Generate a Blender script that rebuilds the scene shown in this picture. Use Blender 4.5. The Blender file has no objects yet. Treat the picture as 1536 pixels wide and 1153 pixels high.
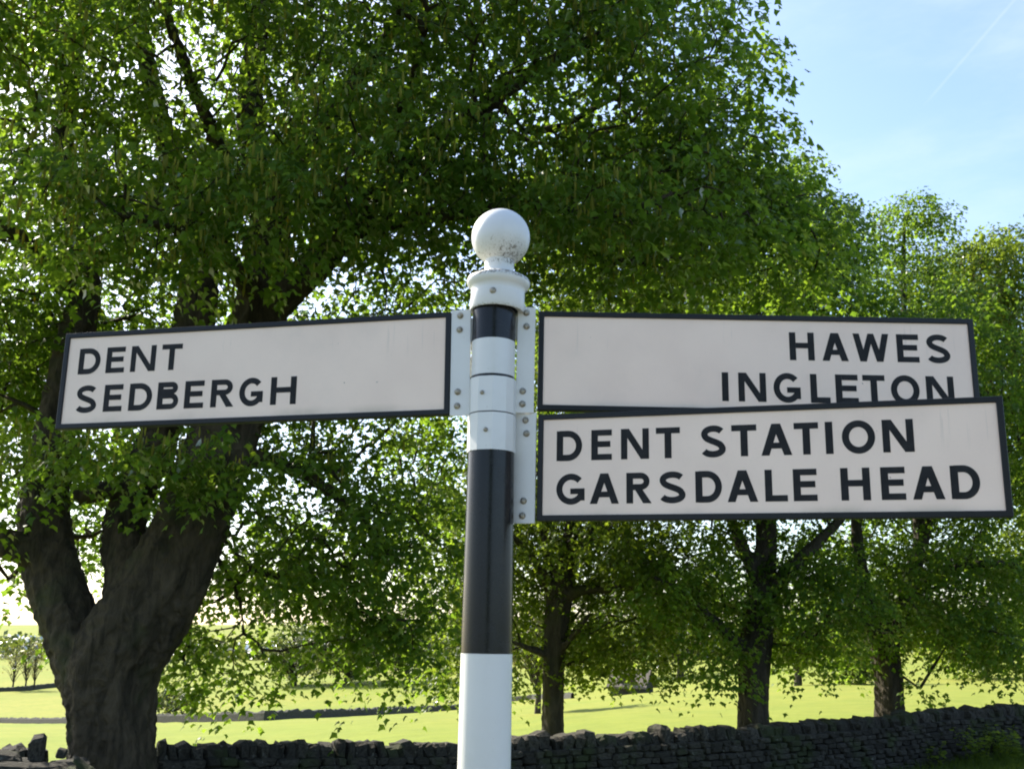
import bpy, math, random
import numpy as np
from mathutils import Vector, Matrix

sc = bpy.context.scene
COL = sc.collection
rng = np.random.default_rng(7)
random.seed(7)

# ------------------------------------------------------------------ camera
F, CX, CY = 1500.0, 768.0, 576.5          # focal length and centre in photo pixels
PITCH = math.radians(14.0)
EYE = np.array([0.0, 0.0, 1.65])
cam_d = bpy.data.cameras.new('camera')
cam_d.sensor_fit = 'HORIZONTAL'
cam_d.sensor_width = 36.0
cam_d.lens = 36.0 * F / 1536.0
cam_d.clip_start = 0.05
cam_d.clip_end = 6000.0
cam = bpy.data.objects.new('camera', cam_d)
cam.location = EYE
cam.rotation_euler = (math.radians(90) + PITCH, 0, 0)
COL.objects.link(cam)
sc.camera = cam

# ------------------------------------------------------------------ light
SUN_BACK = math.radians(42.0)             # how far behind the picture plane the sun stands
SUN_EL = math.radians(38.0)
SUN = np.array([-math.cos(SUN_BACK) * math.cos(SUN_EL), math.sin(SUN_BACK) * math.cos(SUN_EL), math.sin(SUN_EL)])
sun_d = bpy.data.lights.new('sun', 'SUN')
sun_d.energy = 5.0
sun_d.angle = math.radians(0.6)
sun_d.color = (1.0, 0.93, 0.80)
sun = bpy.data.objects.new('sun', sun_d)
sun.rotation_euler = Vector(-SUN).to_track_quat('-Z', 'Y').to_euler()
sun.location = (-20, 12, 30)
COL.objects.link(sun)

FW = np.array([0, math.cos(PITCH), math.sin(PITCH)])
UP = np.array([0, -math.sin(PITCH), math.cos(PITCH)])
RT = np.array([1.0, 0, 0])


def ray(px, py):
    return FW + RT * (px - CX) / F + UP * (CY - py) / F


def at(px, py, y):
    d = ray(px, py)
    return EYE + d * (y / d[1])


def proj(p):
    d = np.asarray(p, float) - EYE
    z = d @ FW
    return np.stack([CX + F * (d @ RT) / z, CY - F * (d @ UP) / z], -1)


world = bpy.data.worlds.new('World')
sc.world = world
world.use_nodes = True
wn, wl = world.node_tree.nodes, world.node_tree.links
wn.clear()
wout = wn.new('ShaderNodeOutputWorld')
wbg = wn.new('ShaderNodeBackground')
sky = wn.new('ShaderNodeTexSky')
sky.sky_type = 'NISHITA'
sky.sun_disc = False
sky.sun_elevation = SUN_EL
sky.sun_rotation = math.atan2(SUN[0], SUN[1])
sky.altitude = 250
sky.air_density = 1.0
sky.dust_density = 2.0
sky.ozone_density = 2.2
wbg.inputs['Strength'].default_value = 0.13
# a thin vapour trail and a wisp of cirrus, fixed in the sky by direction
ra, rb = ray(1383, 162), ray(1515, 8)
ra /= np.linalg.norm(ra)
rb /= np.linalg.norm(rb)
nrm = np.cross(ra, rb)
nrm /= np.linalg.norm(nrm)
mid = ra + rb
mid /= np.linalg.norm(mid)
tang = np.cross(nrm, mid)
half = math.acos(float(ra @ mid))


def wnode(t, **kw):
    n = wn.new(t)
    for k, v in kw.items():
        setattr(n, k, v)
    return n


def wdot(vec):
    n = wnode('ShaderNodeVectorMath', operation='DOT_PRODUCT')
    wl.new(tc.outputs['Generated'], n.inputs[0])
    n.inputs[1].default_value = vec
    return n.outputs['Value']


def wmath(op, a, b=None):
    n = wnode('ShaderNodeMath', operation=op)
    for i, v in enumerate((a, b)):
        if v is None:
            continue
        if isinstance(v, (int, float)):
            n.inputs[i].default_value = v
        else:
            wl.new(v, n.inputs[i])
    return n.outputs[0]


def wramp(v, a, b, c, d):
    n = wnode('ShaderNodeMapRange', interpolation_type='SMOOTHSTEP')
    wl.new(v, n.inputs[0])
    for i, x in enumerate((a, b, c, d)):
        n.inputs[i + 1].default_value = x
    return n.outputs[0]


tc = wnode('ShaderNodeTexCoord')
across = wramp(wmath('ABSOLUTE', wdot(nrm)), 0.0, 0.0022, 1.0, 0.0)
along = wramp(wdot(tang), -half * 1.05, -half * 0.6, 0.0, 1.0)
along2 = wramp(wdot(tang), half * 0.9, half * 1.6, 1.0, 0.0)
front = wramp(wdot(mid), 0.9, 0.95, 0.0, 1.0)
trail = wmath('MULTIPLY', wmath('MULTIPLY', across, along), wmath('MULTIPLY', along2, front))
cn = wnode('ShaderNodeTexNoise')
cmap = wnode('ShaderNodeMapping')
cmap.inputs['Scale'].default_value = (2.2, 3.0, 7.0)
cmap.inputs['Rotation'].default_value = (0.3, 0.5, 0.2)
wl.new(tc.outputs['Generated'], cmap.inputs[0])
wl.new(cmap.outputs[0], cn.inputs['Vector'])
cn.inputs['Scale'].default_value = 1.6
cn.inputs['Detail'].default_value = 7
cn.inputs['Roughness'].default_value = 0.6
cirrus = wramp(cn.outputs['Fac'], 0.40, 0.90, 0.0, 0.40)
cloud = wmath('ADD', wmath('MULTIPLY', trail, 0.10), cirrus)
cmix = wnode('ShaderNodeMix', data_type='RGBA')
wl.new(cloud, cmix.inputs['Factor'])
wl.new(sky.outputs[0], cmix.inputs['A'])
cmix.inputs['B'].default_value = (3.3, 3.6, 4.1, 1)
wl.new(cmix.outputs['Result'], wbg.inputs['Color'])
wl.new(wbg.outputs[0], wout.inputs[0])

sc.view_settings.view_transform = 'Standard'
sc.view_settings.look = 'None'
sc.view_settings.gamma = 1.0
sc.view_settings.use_curve_mapping = False
sc.view_settings.exposure = 1.45
cy = sc.cycles
cy.max_bounces = 6
cy.diffuse_bounces = 3
cy.glossy_bounces = 2
cy.transmission_bounces = 4
cy.use_denoising = True
cy.filter_width = 2.0
cy.caustics_reflective = False
cy.caustics_refractive = False


# ------------------------------------------------------------------ materials
class Mat:
    def __init__(self, name):
        self.m = bpy.data.materials.new(name)
        self.m.use_nodes = True
        self.t = self.m.node_tree
        self.n, self.l = self.t.nodes, self.t.links
        self.n.clear()
        self.out = self.n.new('ShaderNodeOutputMaterial')

    def node(self, t, **kw):
        n = self.n.new(t)
        for k, v in kw.items():
            setattr(n, k, v)
        return n

    def put(self, sock, v):
        if isinstance(v, bpy.types.NodeSocket):
            self.l.new(v, sock)
        elif isinstance(v, (tuple, list)) and len(v) == 3 and sock.type == 'RGBA':
            sock.default_value = (*v, 1)
        else:
            sock.default_value = v

    def coord(self, kind='Object', scale=(1, 1, 1)):
        tcn = self.node('ShaderNodeTexCoord')
        mp = self.node('ShaderNodeMapping')
        mp.inputs['Scale'].default_value = scale
        self.l.new(tcn.outputs[kind], mp.inputs[0])
        return mp.outputs[0]

    def noise(self, vec, scale, detail=5, rough=0.55, dist=0.0):
        n = self.node('ShaderNodeTexNoise')
        self.l.new(vec, n.inputs['Vector'])
        n.inputs['Scale'].default_value = scale
        n.inputs['Detail'].default_value = detail
        n.inputs['Roughness'].default_value = rough
        n.inputs['Distortion'].default_value = dist
        return n.outputs['Fac']

    def ramp(self, v, a, b, c=0.0, d=1.0):
        n = self.node('ShaderNodeMapRange', interpolation_type='SMOOTHSTEP')
        self.l.new(v, n.inputs[0])
        for i, x in enumerate((a, b, c, d)):
            n.inputs[i + 1].default_value = x
        return n.outputs[0]

    def math(self, op, a, b=0.0):
        n = self.node('ShaderNodeMath', operation=op)
        self.put(n.inputs[0], a)
        self.put(n.inputs[1], b)
        return n.outputs[0]

    def mix(self, f, a, b):
        n = self.node('ShaderNodeMix', data_type='RGBA')
        self.put(n.inputs['Factor'], f)
        self.put(n.inputs['A'], a)
        self.put(n.inputs['B'], b)
        return n.outputs['Result']

    def bump(self, h, strength, dist):
        n = self.node('ShaderNodeBump')
        self.put(n.inputs['Height'], h)
        n.inputs['Strength'].default_value = strength
        n.inputs['Distance'].default_value = dist
        return n.outputs[0]

    def principled(self, col, rough=0.6, spec=0.5, normal=None, metal=0.0, coat=0.0):
        p = self.node('ShaderNodeBsdfPrincipled')
        self.put(p.inputs['Base Color'], col)
        self.put(p.inputs['Roughness'], rough)
        p.inputs['Specular IOR Level'].default_value = spec
        p.inputs['Metallic'].default_value = metal
        p.inputs['Coat Weight'].default_value = coat
        p.inputs['Coat Roughness'].default_value = 0.12
        if normal is not None:
            self.l.new(normal, p.inputs['Normal'])
        self.l.new(p.outputs[0], self.out.inputs[0])
        return self.m


def leaf_mat(name, a, b, trans_gain=3.3, sheen=0.045):
    m = Mat(name)
    g = m.node('ShaderNodeNewGeometry')
    rnd = g.outputs['Random Per Island']
    v = m.coord('Object')
    big = m.noise(v, 0.7, 2)
    f = m.math('ADD', m.math('MULTIPLY', rnd, 0.65), m.math('MULTIPLY', m.ramp(big, 0.3, 0.7), 0.35))
    col = m.mix(f, a, b)
    dif = m.node('ShaderNodeBsdfDiffuse')
    m.put(dif.inputs['Color'], col)
    tr = m.node('ShaderNodeBsdfTranslucent')
    sc_ = m.node('ShaderNodeVectorMath', operation='MULTIPLY')
    m.l.new(col, sc_.inputs[0])
    sc_.inputs[1].default_value = (trans_gain * 1.15, trans_gain, trans_gain * 0.42)
    m.l.new(sc_.outputs[0], tr.inputs['Color'])
    mx = m.node('ShaderNodeMixShader')
    mx.inputs[0].default_value = 0.5
    m.l.new(dif.outputs[0], mx.inputs[1])
    m.l.new(tr.outputs[0], mx.inputs[2])
    gl = m.node('ShaderNodeBsdfGlossy')
    gl.inputs['Roughness'].default_value = 0.38
    gl.inputs['Color'].default_value = (1, 1, 1, 1)
    lw = m.node('ShaderNodeFresnel')
    lw.inputs['IOR'].default_value = 1.38
    mx2 = m.node('ShaderNodeMixShader')
    m.put(mx2.inputs[0], m.math('MULTIPLY', lw.outputs[0], sheen * 10))
    m.l.new(mx.outputs[0], mx2.inputs[1])
    m.l.new(gl.outputs[0], mx2.inputs[2])
    m.l.new(mx2.outputs[0], m.out.inputs[0])
    return m.m


def bark_mat(name, a, b, scale=6.0):
    m = Mat(name)
    v = m.coord('Object', (1, 1, 0.28))
    n1 = m.noise(v, scale, 8, 0.65, 0.6)
    v2 = m.coord('Object')
    n2 = m.noise(v2, 1.3, 5)
    col = m.mix(m.ramp(n1, 0.3, 0.7), a, b)
    col = m.mix(m.math('MULTIPLY', m.ramp(n2, 0.52, 0.72), 0.55), col, (0.045, 0.055, 0.02))
    nb = m.bump(n1, 1.0, 0.10)
    return m.principled(col, 0.9, 0.2, nb)


def stone_mat(name, a, b, moss=0.5):
    m = Mat(name)
    v = m.coord('Object')
    oi = m.node('ShaderNodeObjectInfo')
    n1 = m.noise(v, 6, 7, 0.65)
    wv = m.node('ShaderNodeNewGeometry')
    n2 = m.node('ShaderNodeTexNoise')
    m.l.new(wv.outputs['Position'], n2.inputs['Vector'])
    n2.inputs['Scale'].default_value = 1.7
    n2.inputs['Detail'].default_value = 6
    base = m.mix(oi.outputs['Random'], a, b)
    col = m.mix(m.ramp(n1, 0.35, 0.7), base, tuple(0.55 * x for x in a))
    col = m.mix(m.math('MULTIPLY', m.ramp(n2.outputs['Fac'], 0.5, 0.66), moss), col, (0.035, 0.045, 0.016))
    n3 = m.node('ShaderNodeTexNoise')
    m.l.new(wv.outputs['Position'], n3.inputs['Vector'])
    n3.inputs['Scale'].default_value = 14
    n3.inputs['Detail'].default_value = 4
    col = m.mix(m.math('MULTIPLY', m.ramp(n3.outputs['Fac'], 0.64, 0.72), 0.6), col, (0.16, 0.155, 0.13))
    return m.principled(col, 0.92, 0.2, m.bump(n1, 0.7, 0.05))


def paint_white():
    m = Mat('white_paint')
    v = m.coord('Object')
    n1 = m.noise(v, 9, 6, 0.6)
    n2 = m.noise(v, 160, 3)
    col = m.mix(m.ramp(n1, 0.45, 0.8, 0, 0.35), (0.68, 0.67, 0.645), (0.55, 0.54, 0.49))
    col = m.mix(m.ramp(n2, 0.72, 0.78, 0, 0.55), col, (0.25, 0.22, 0.17))
    return m.principled(col, 0.33, 0.5, m.bump(n1, 0.12, 0.003))


def paint_finial():
    # white gloss paint with lichen specks and algae low on the ball and on the rim
    m = Mat('weathered_white_paint')
    tcn = m.node('ShaderNodeTexCoord')
    sep = m.node('ShaderNodeSeparateXYZ')
    m.l.new(tcn.outputs['Object'], sep.inputs[0])
    z = sep.outputs['Z']
    x = sep.outputs['X']
    v = m.coord('Object')
    n1 = m.noise(v, 115, 6, 0.75)
    n2 = m.noise(v, 260, 3, 0.6)
    n3 = m.noise(v, 14, 4)
    band = m.math('MULTIPLY', m.ramp(z, 0.105, 0.120), m.ramp(z, 0.135, 0.195, 1, 0))
    band = m.math('MULTIPLY', band, m.ramp(x, -0.05, 0.02, 0.4, 0.85))
    rim = m.math('MULTIPLY', m.math('MULTIPLY', m.ramp(z, 0.070, 0.076), m.ramp(z, 0.090, 0.096, 1, 0)), 1.0)
    low = m.ramp(z, -0.004, 0.012, 1, 0)
    amt = m.math('MAXIMUM', m.math('MAXIMUM', band, rim), m.math('MULTIPLY', low, 0.9))
    thr = m.math('SUBTRACT', n1, m.math('MULTIPLY', amt, 0.19))
    spots = m.math('MULTIPLY', m.ramp(thr, 0.26, 0.34, 1, 0), m.ramp(amt, 0.02, 0.2))
    fine = m.math('MULTIPLY', m.ramp(n2, 0.54, 0.62), m.math('MULTIPLY', amt, 0.8))
    stain = m.math('MULTIPLY', m.ramp(n3, 0.35, 0.7), m.math('MULTIPLY', amt, 0.45))
    col = m.mix(stain, (0.68, 0.675, 0.66), (0.46, 0.43, 0.33))
    col = m.mix(m.math('MULTIPLY', fine, 0.8), col, (0.22, 0.19, 0.13))
    col = m.mix(m.math('MULTIPLY', spots, 0.8), col, (0.11, 0.085, 0.05))
    return m.principled(col, 0.38, 0.5, m.bump(n1, 0.15, 0.003))


def paint_black(name='black_paint', rough=0.22):
    m = Mat(name)
    v = m.coord('Object')
    n1 = m.noise(v, 30, 5)
    n2 = m.noise(v, 300, 2)
    col = m.mix(m.ramp(n1, 0.4, 0.8, 0, 0.6), (0.007, 0.0075, 0.009), (0.014, 0.0145, 0.016))
    return m.principled(col, m.ramp(n1, 0.3, 0.8, rough, rough + 0.08), 0.3, m.bump(n2, 0.05, 0.001))


def panel_mat():
    m = Mat('cream_sign_face')
    v = m.coord('Object')
    n1 = m.noise(v, 5, 5)
    n2 = m.noise(v, 260, 2)
    streak = m.noise(m.coord('Object', (60, 60, 3.0)), 1.0, 4)
    sep = m.node('ShaderNodeSeparateXYZ')
    tcn = m.node('ShaderNodeTexCoord')
    m.l.new(tcn.outputs['Object'], sep.inputs[0])
    upper = m.ramp(sep.outputs['Z'], -0.12, -0.01)
    n4 = m.noise(v, 2.2, 6, 0.65)
    col = m.mix(m.ramp(n1, 0.35, 0.75, 0, 1.0), (0.88, 0.695, 0.575), (0.82, 0.64, 0.53))
    col = m.mix(m.math('MULTIPLY', m.ramp(streak, 0.62, 0.72, 0, 0.55), upper), col, (0.42, 0.37, 0.31))
    col = m.mix(m.ramp(n4, 0.5, 0.75, 0, 0.35), col, (0.60, 0.50, 0.42))
    edge = m.math('MULTIPLY', m.ramp(sep.outputs['Z'], -0.236, -0.215, 1, 0), m.ramp(n1, 0.4, 0.7, 0.1, 0.8))
    col = m.mix(m.math('MULTIPLY', edge, 0.6), col, (0.36, 0.33, 0.24))
    sp = m.noise(v, 70, 2)
    col = m.mix(m.ramp(sp, 0.735, 0.765, 0, 0.85), col, (0.10, 0.09, 0.08))
    col = m.mix(m.ramp(n2, 0.6, 0.75, 0, 0.12), col, (0.4, 0.36, 0.32))
    return m.principled(col, 0.42, 0.4, m.bump(n2, 0.06, 0.001))


def letter_mat():
    m = Mat('black_lettering')
    v = m.coord('Object')
    n = m.noise(v, 40, 4)
    col = m.mix(m.ramp(n, 0.4, 0.8), (0.013, 0.013, 0.014), (0.024, 0.024, 0.025))
    return m.principled(col, 0.6, 0.2)


def bolt_mat():
    m = Mat('galvanised_bolt')
    v = m.coord('Object')
    n = m.noise(v, 180, 4)
    col = m.mix(m.ramp(n, 0.4, 0.7), (0.38, 0.35, 0.29), (0.20, 0.16, 0.11))
    return m.principled(col, 0.5, 0.4, None, 0.5)


def field_mat():
    m = Mat('meadow_grass')
    g = m.node('ShaderNodeNewGeometry')
    mp = m.node('ShaderNodeMapping')
    mp.inputs['Scale'].default_value = (1, 1, 0.3)
    m.l.new(g.outputs['Position'], mp.inputs[0])
    v = mp.outputs[0]
    n0 = m.noise(v, 0.012, 4)
    n1 = m.noise(v, 0.09, 5, 0.6)
    n2 = m.noise(v, 0.55, 8, 0.75)
    n3 = m.noise(v, 5, 5, 0.75)
    col = m.mix(m.ramp(n0, 0.35, 0.65), (0.172, 0.208, 0.030), (0.232, 0.228, 0.045))
    col = m.mix(m.ramp(n1, 0.35, 0.7, 0, 0.5), col, (0.145, 0.195, 0.030))
    col = m.mix(m.ramp(n2, 0.42, 0.62, 0, 0.55), col, (0.13, 0.165, 0.025))
    col = m.mix(m.ramp(n3, 0.5, 0.75, 0, 0.5), col, (0.24, 0.23, 0.06))
    return m.principled(col, 0.95, 0.1, m.bump(n3, 0.6, 0.1))


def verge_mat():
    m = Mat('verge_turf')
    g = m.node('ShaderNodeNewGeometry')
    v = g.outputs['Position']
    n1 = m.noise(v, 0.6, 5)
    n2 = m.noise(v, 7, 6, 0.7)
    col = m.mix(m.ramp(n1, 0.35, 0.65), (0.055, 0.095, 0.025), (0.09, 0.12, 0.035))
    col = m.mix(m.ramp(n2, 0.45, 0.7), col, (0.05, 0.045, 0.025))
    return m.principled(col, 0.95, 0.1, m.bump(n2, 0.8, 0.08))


M_WHITE, M_FINIAL, M_BLACK = paint_white(), paint_finial(), paint_black()
M_FRAME = paint_black('black_frame_paint', 0.38)
M_PANEL, M_LETTER, M_BOLT = panel_mat(), letter_mat(), bolt_mat()
M_BARK = bark_mat('sycamore_bark', (0.024, 0.019, 0.012), (0.088, 0.066, 0.042))
M_BARK2 = bark_mat('shaded_wood_bark', (0.035, 0.029, 0.021), (0.075, 0.062, 0.046), 9)
M_LEAF = leaf_mat('sycamore_leaf', (0.034, 0.074, 0.013), (0.074, 0.124, 0.019), 3.7, 0.015)
M_LEAF2 = leaf_mat('sycamore_leaf_lighter', (0.032, 0.060, 0.011), (0.076, 0.112, 0.018), 3.7, 0.015)
M_FARLEAF = leaf_mat('distant_leaf', (0.045, 0.075, 0.024), (0.085, 0.115, 0.035), 1.6, 0.05)
M_PALELEAF = leaf_mat('spring_twig_leaf', (0.085, 0.088, 0.06), (0.12, 0.125, 0.075), 1.2, 0.03)
M_TASSEL = leaf_mat('flower_tassel', (0.17, 0.19, 0.04), (0.26, 0.26, 0.065), 2.0, 0.0)
M_WEED = leaf_mat('weed_leaf', (0.09, 0.14, 0.022), (0.17, 0.22, 0.035), 2.4, 0.01)
M_GRASS = leaf_mat('verge_grass_blade', (0.045, 0.08, 0.016), (0.085, 0.12, 0.026), 2.0, 0.0)
M_STONE = stone_mat('limestone_rubble', (0.030, 0.027, 0.021), (0.075, 0.067, 0.053), 0.8)
M_FARSTONE = stone_mat('distant_limestone', (0.055, 0.053, 0.046), (0.085, 0.082, 0.074), 0.4)
M_CORE = stone_mat('wall_hearting', (0.10, 0.09, 0.075), (0.13, 0.12, 0.10))
M_FIELD, M_VERGE = field_mat(), verge_mat()
M_SLATE = stone_mat('roof_slate', (0.16, 0.135, 0.115), (0.22, 0.19, 0.165), 0.15)


# ------------------------------------------------------------------ helpers
def mesh_np(name, verts, tris, mats, smooth=False, mat_idx=None):
    """verts (n,3); tris (m,3) or (m,4) arrays"""
    me = bpy.data.meshes.new(name)
    verts = np.asarray(verts, np.float32)
    tris = np.asarray(tris, np.int32)
    k = tris.shape[1]
    me.vertices.add(len(verts))
    me.vertices.foreach_set('co', verts.ravel())
    me.loops.add(tris.size)
    me.loops.foreach_set('vertex_index', tris.ravel())
    me.polygons.add(len(tris))
    me.polygons.foreach_set('loop_start', np.arange(len(tris), dtype=np.int32) * k)
    if smooth:
        me.polygons.foreach_set('use_smooth', np.ones(len(tris), bool))
    for m in (mats if isinstance(mats, (list, tuple)) else [mats]):
        me.materials.append(m)
    if mat_idx is not None:
        me.polygons.foreach_set('material_index', np.asarray(mat_idx, np.int32))
    me.update(calc_edges=True)
    me.validate()
    return me


def mesh_py(name, verts, faces, mats, smooth=False):
    me = bpy.data.meshes.new(name)
    me.from_pydata([tuple(map(float, v)) for v in verts], [], [tuple(int(i) for i in f) for f in faces])
    for m in (mats if isinstance(mats, (list, tuple)) else [mats]):
        me.materials.append(m)
    if smooth:
        me.polygons.foreach_set('use_smooth', np.ones(len(me.polygons), bool))
    me.update()
    return me


def link(name, me, parent=None, kind=None, label=None, cat=None, group=None, loc=None):
    o = bpy.data.objects.new(name, me)
    COL.objects.link(o)
    if parent is not None:
        o.parent = parent
    if loc is not None:
        o.location = loc
    for k, v in (('kind', kind), ('label', label), ('category', cat), ('group', group)):
        if v:
            o[k] = v
    return o


def empty(name, loc, label, cat, group=None, kind=None):
    o = link(name, None, None, kind, label, cat, group)
    o.empty_display_size = 0.2
    o.location = loc
    return o


def box_vf(x0, x1, y0, y1, z0, z1, bev=0.0):
    """box, optionally with bevelled edges, as verts and faces"""
    import bmesh
    bm = bmesh.new()
    bmesh.ops.create_cube(bm, size=1)
    for v in bm.verts:
        v.co = Vector(((x0 + x1) / 2 + v.co.x * (x1 - x0), (y0 + y1) / 2 + v.co.y * (y1 - y0), (z0 + z1) / 2 + v.co.z * (z1 - z0)))
    if bev:
        bmesh.ops.bevel(bm, geom=bm.edges[:], offset=bev, segments=2, profile=0.6, affect='EDGES')
    bm.verts.index_update()
    vs = [v.co[:] for v in bm.verts]
    fs = [[v.index for v in f.verts] for f in bm.faces]
    bm.free()
    return vs, fs


def join_vf(parts):
    V, Fc = [], []
    for vs, fs in parts:
        o = len(V)
        V += list(vs)
        Fc += [[i + o for i in f] for f in fs]
    return V, Fc


def lathe(profile, seg=64):
    V, Fc = [], []
    for r, z in profile:
        for i in range(seg):
            a = 2 * math.pi * i / seg
            V.append((r * math.cos(a), r * math.sin(a), z))
    for j in range(len(profile) - 1):
        for i in range(seg):
            k = (i + 1) % seg
            Fc.append((j * seg + i, j * seg + k, (j + 1) * seg + k, (j + 1) * seg + i))
    return V, Fc


# ------------------------------------------------------------------ terrain
W0, W1 = np.array([-7.6, 13.2]), np.array([12.6, 24.2])     # line of the stone wall
WD = (W1 - W0) / np.linalg.norm(W1 - W0)
WN = np.array([-WD[1], WD[0]])                                # towards the field
WLEN = float(np.linalg.norm(W1 - W0))
TOPX = [-200, 0, 110, 230, 690, 780, 1100, 1300, 1420, 1536, 1750]
TOPY = [1128, 1120, 1117, 1113, 1111, 1104, 1089, 1075, 1063, 1056, 1046]


def wall_top(s):
    p = W0 + WD * s
    q = proj((p[0], p[1], 0.0))
    py = np.interp(q[0], TOPX, TOPY)
    return float(at(q[0], py, p[1])[2])


WALL_S = np.linspace(-6, WLEN + 10, 60)
WALL_Z = np.array([wall_top(s) for s in WALL_S]) - np.interp(WALL_S, [0, WLEN * .55, WLEN * .85, WLEN + 10], [1.25, 1.2, 0.98, 0.92])


def sstep(x, a, b):
    t = np.clip((x - a) / (b - a), 0, 1)
    return t * t * (3 - 2 * t)


def gz(x, y):
    x, y = np.asarray(x, float), np.asarray(y, float)
    s = (x - W0[0]) * WD[0] + (y - W0[1]) * WD[1]
    d = (x - W0[0]) * WN[0] + (y - W0[1]) * WN[1]
    zw = np.interp(s, WALL_S, WALL_Z)
    near = zw * sstep(d, -9.0, -0.5)
    a = x / np.maximum(y, 10.0)
    k = np.interp(a, [-0.55, -0.3, -0.05, 0.12, 0.3, 0.6], [0.074, 0.069, 0.056, 0.034, 0.017, 0.010])
    dd = np.maximum(y - 14, 0)
    yb = 180.0
    fall = -k * np.minimum(dd, yb - 14) * sstep(dd, 0, 12)
    far_low = zw * 0 + fall
    rise = sstep(y, 170, 950) * (7.0 + 0.0 * x) * np.interp(a, [-0.5, 0.0, 0.5], [1.45, 1.2, 0.8])
    hill = sstep(y, 700, 2600) * 26
    und = 0.35 * np.sin(x * 0.045 + y * 0.03) * sstep(y, 30, 90)
    beyond = zw + far_low + rise + hill + und
    z = np.where(d < 0, near, beyond)
    return np.where(y < 3, near, z)


def ground_hit(px, py, y0=16.0, y1=2500.0):
    d = ray(px, py)
    ys = np.geomspace(y0, y1, 1500)
    P = EYE[None] + d[None] * (ys / d[1])[:, None]
    below = P[:, 2] <= gz(P[:, 0], P[:, 1])
    i = int(np.argmax(below)) if below.any() else len(ys) - 1
    return np.array([P[i, 0], P[i, 1], float(gz(P[i, 0], P[i, 1]))])


def build_ground():
    def axis(lim_a, lim_b, n, s):
        t = np.linspace(-1, 1, n)
        v = np.sinh(t * s) / math.sinh(s)
        return np.where(v < 0, -v * lim_a, v * lim_b)
    tx = axis(-1800, 1800, 190, 6.2)
    ty = axis(-200, 2900, 240, 6.6) + 16.0
    # near region refined along the wall is handled by the dense centre of the axes
    X, Y = np.meshgrid(tx, ty)
    Z = gz(X, Y)
    Z = Z + 0.03 * np.sin(X * 1.7 + 0.6 * Y) * np.sin(Y * 1.3)
    V = np.stack([X, Y, Z], -1).reshape(-1, 3)
    nx, ny = len(tx), len(ty)
    i = np.arange(ny - 1)[:, None] * nx + np.arange(nx - 1)[None]
    Q = np.stack([i, i + 1, i + nx + 1, i + nx], -1).reshape(-1, 4)
    c = V[Q].mean(1)
    d = (c[:, 0] - W0[0]) * WN[0] + (c[:, 1] - W0[1]) * WN[1]
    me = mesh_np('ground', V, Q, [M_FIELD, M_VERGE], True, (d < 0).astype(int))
    link('ground', me, kind='structure')


build_ground()


def road_mat():
    m = Mat('worn_tarmac')
    g = m.node('ShaderNodeNewGeometry')
    n1 = m.noise(g.outputs['Position'], 0.8, 5)
    n2 = m.noise(g.outputs['Position'], 60, 4, 0.7)
    col = m.mix(m.ramp(n1, 0.35, 0.7), (0.13, 0.13, 0.125), (0.19, 0.185, 0.175))
    col = m.mix(m.ramp(n2, 0.5, 0.7, 0, 0.6), col, (0.26, 0.255, 0.24))
    return m.principled(col, 0.85, 0.3, m.bump(n2, 0.5, 0.01))


def build_road():
    V, Fc = [], []
    ss = np.arange(-60, 90, 1.5)
    for s_ in ss:
        for d in (-21.5, -20.5, -17.5, -14.8, -14.0):
            p = W0 + WD * s_ + WN * d
            V.append((p[0], p[1], float(gz(p[0], p[1])) + 0.045 + (0.03 if d == -17.5 else 0)))
    for i in range(len(ss) - 1):
        for j in range(4):
            Fc.append((i * 5 + j + 1, i * 5 + j, i * 5 + 5 + j, i * 5 + 6 + j))
    link('road', mesh_py('road', V, Fc, road_mat(), True), kind='structure')


build_road()

# ------------------------------------------------------------------ the signpost
PY = 2.3
LEAN = math.radians(0.98)


def axis_x(z):
    return -0.0605 + (z - 1.37) * math.tan(LEAN)


BASE = np.array([axis_x(0.0), PY, float(gz(axis_x(0.0), PY))])
POST = empty('signpost', BASE, 'white and black banded signpost with ball finial and three finger boards', 'signpost')


def rim_front(z):
    return 1.65 + (z - 1.65) * 0.977


def post_part(name, vf, mat, z0, label=None, parent=None, smooth=True, rotz=0.0):
    """part whose local origin sits on the leaning axis at height z0"""
    o = link(name, mesh_py(name, vf[0], vf[1], mat, smooth), POST, label=label)
    o.location = Vector((axis_x(z0), PY, z0)) - Vector(BASE)
    o.rotation_euler = (0, LEAN, rotz)
    return o


def tube_profile(z0, z1, r0, r1, cap=True):
    pr = [(r0, 0.0), (r1, z1 - z0)]
    if cap:
        pr = [(0.001, 0.0)] + pr + [(0.001, z1 - z0)]
    return pr


def edge_split(o, ang=40):
    me = o.data
    me.set_sharp_from_angle(angle=math.radians(ang))


Z_WB, Z_B, Z_W2, Z_CAP = rim_front(1.6076), rim_front(2.0703), rim_front(2.3413), rim_front(2.4203)


def post_r(z):
    return float(np.interp(z, [0, 1.37, 1.61, 1.87, 2.05, 2.45], [0.0600, 0.0582, 0.0575, 0.0548, 0.0528, 0.0515]))


for nm, z0, z1, mt, lb in (('white_band', -0.35, Z_WB, M_WHITE, 'long white painted lower shaft'),
                           ('black_band', Z_WB + 0.0005, 2.2385, M_BLACK, 'glossy black painted band on the shaft'),
                           ('white_band', 2.2387, Z_W2, M_WHITE, 'short white painted band between the boards'),
                           ('black_band', Z_W2 + 0.0005, Z_CAP + 0.03, M_BLACK, 'short black painted band under the cap')):
    o = post_part(nm, lathe(tube_profile(z0, z1, post_r(z0), post_r(z1)), 72), mt, z0, lb)
    edge_split(o)

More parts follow.
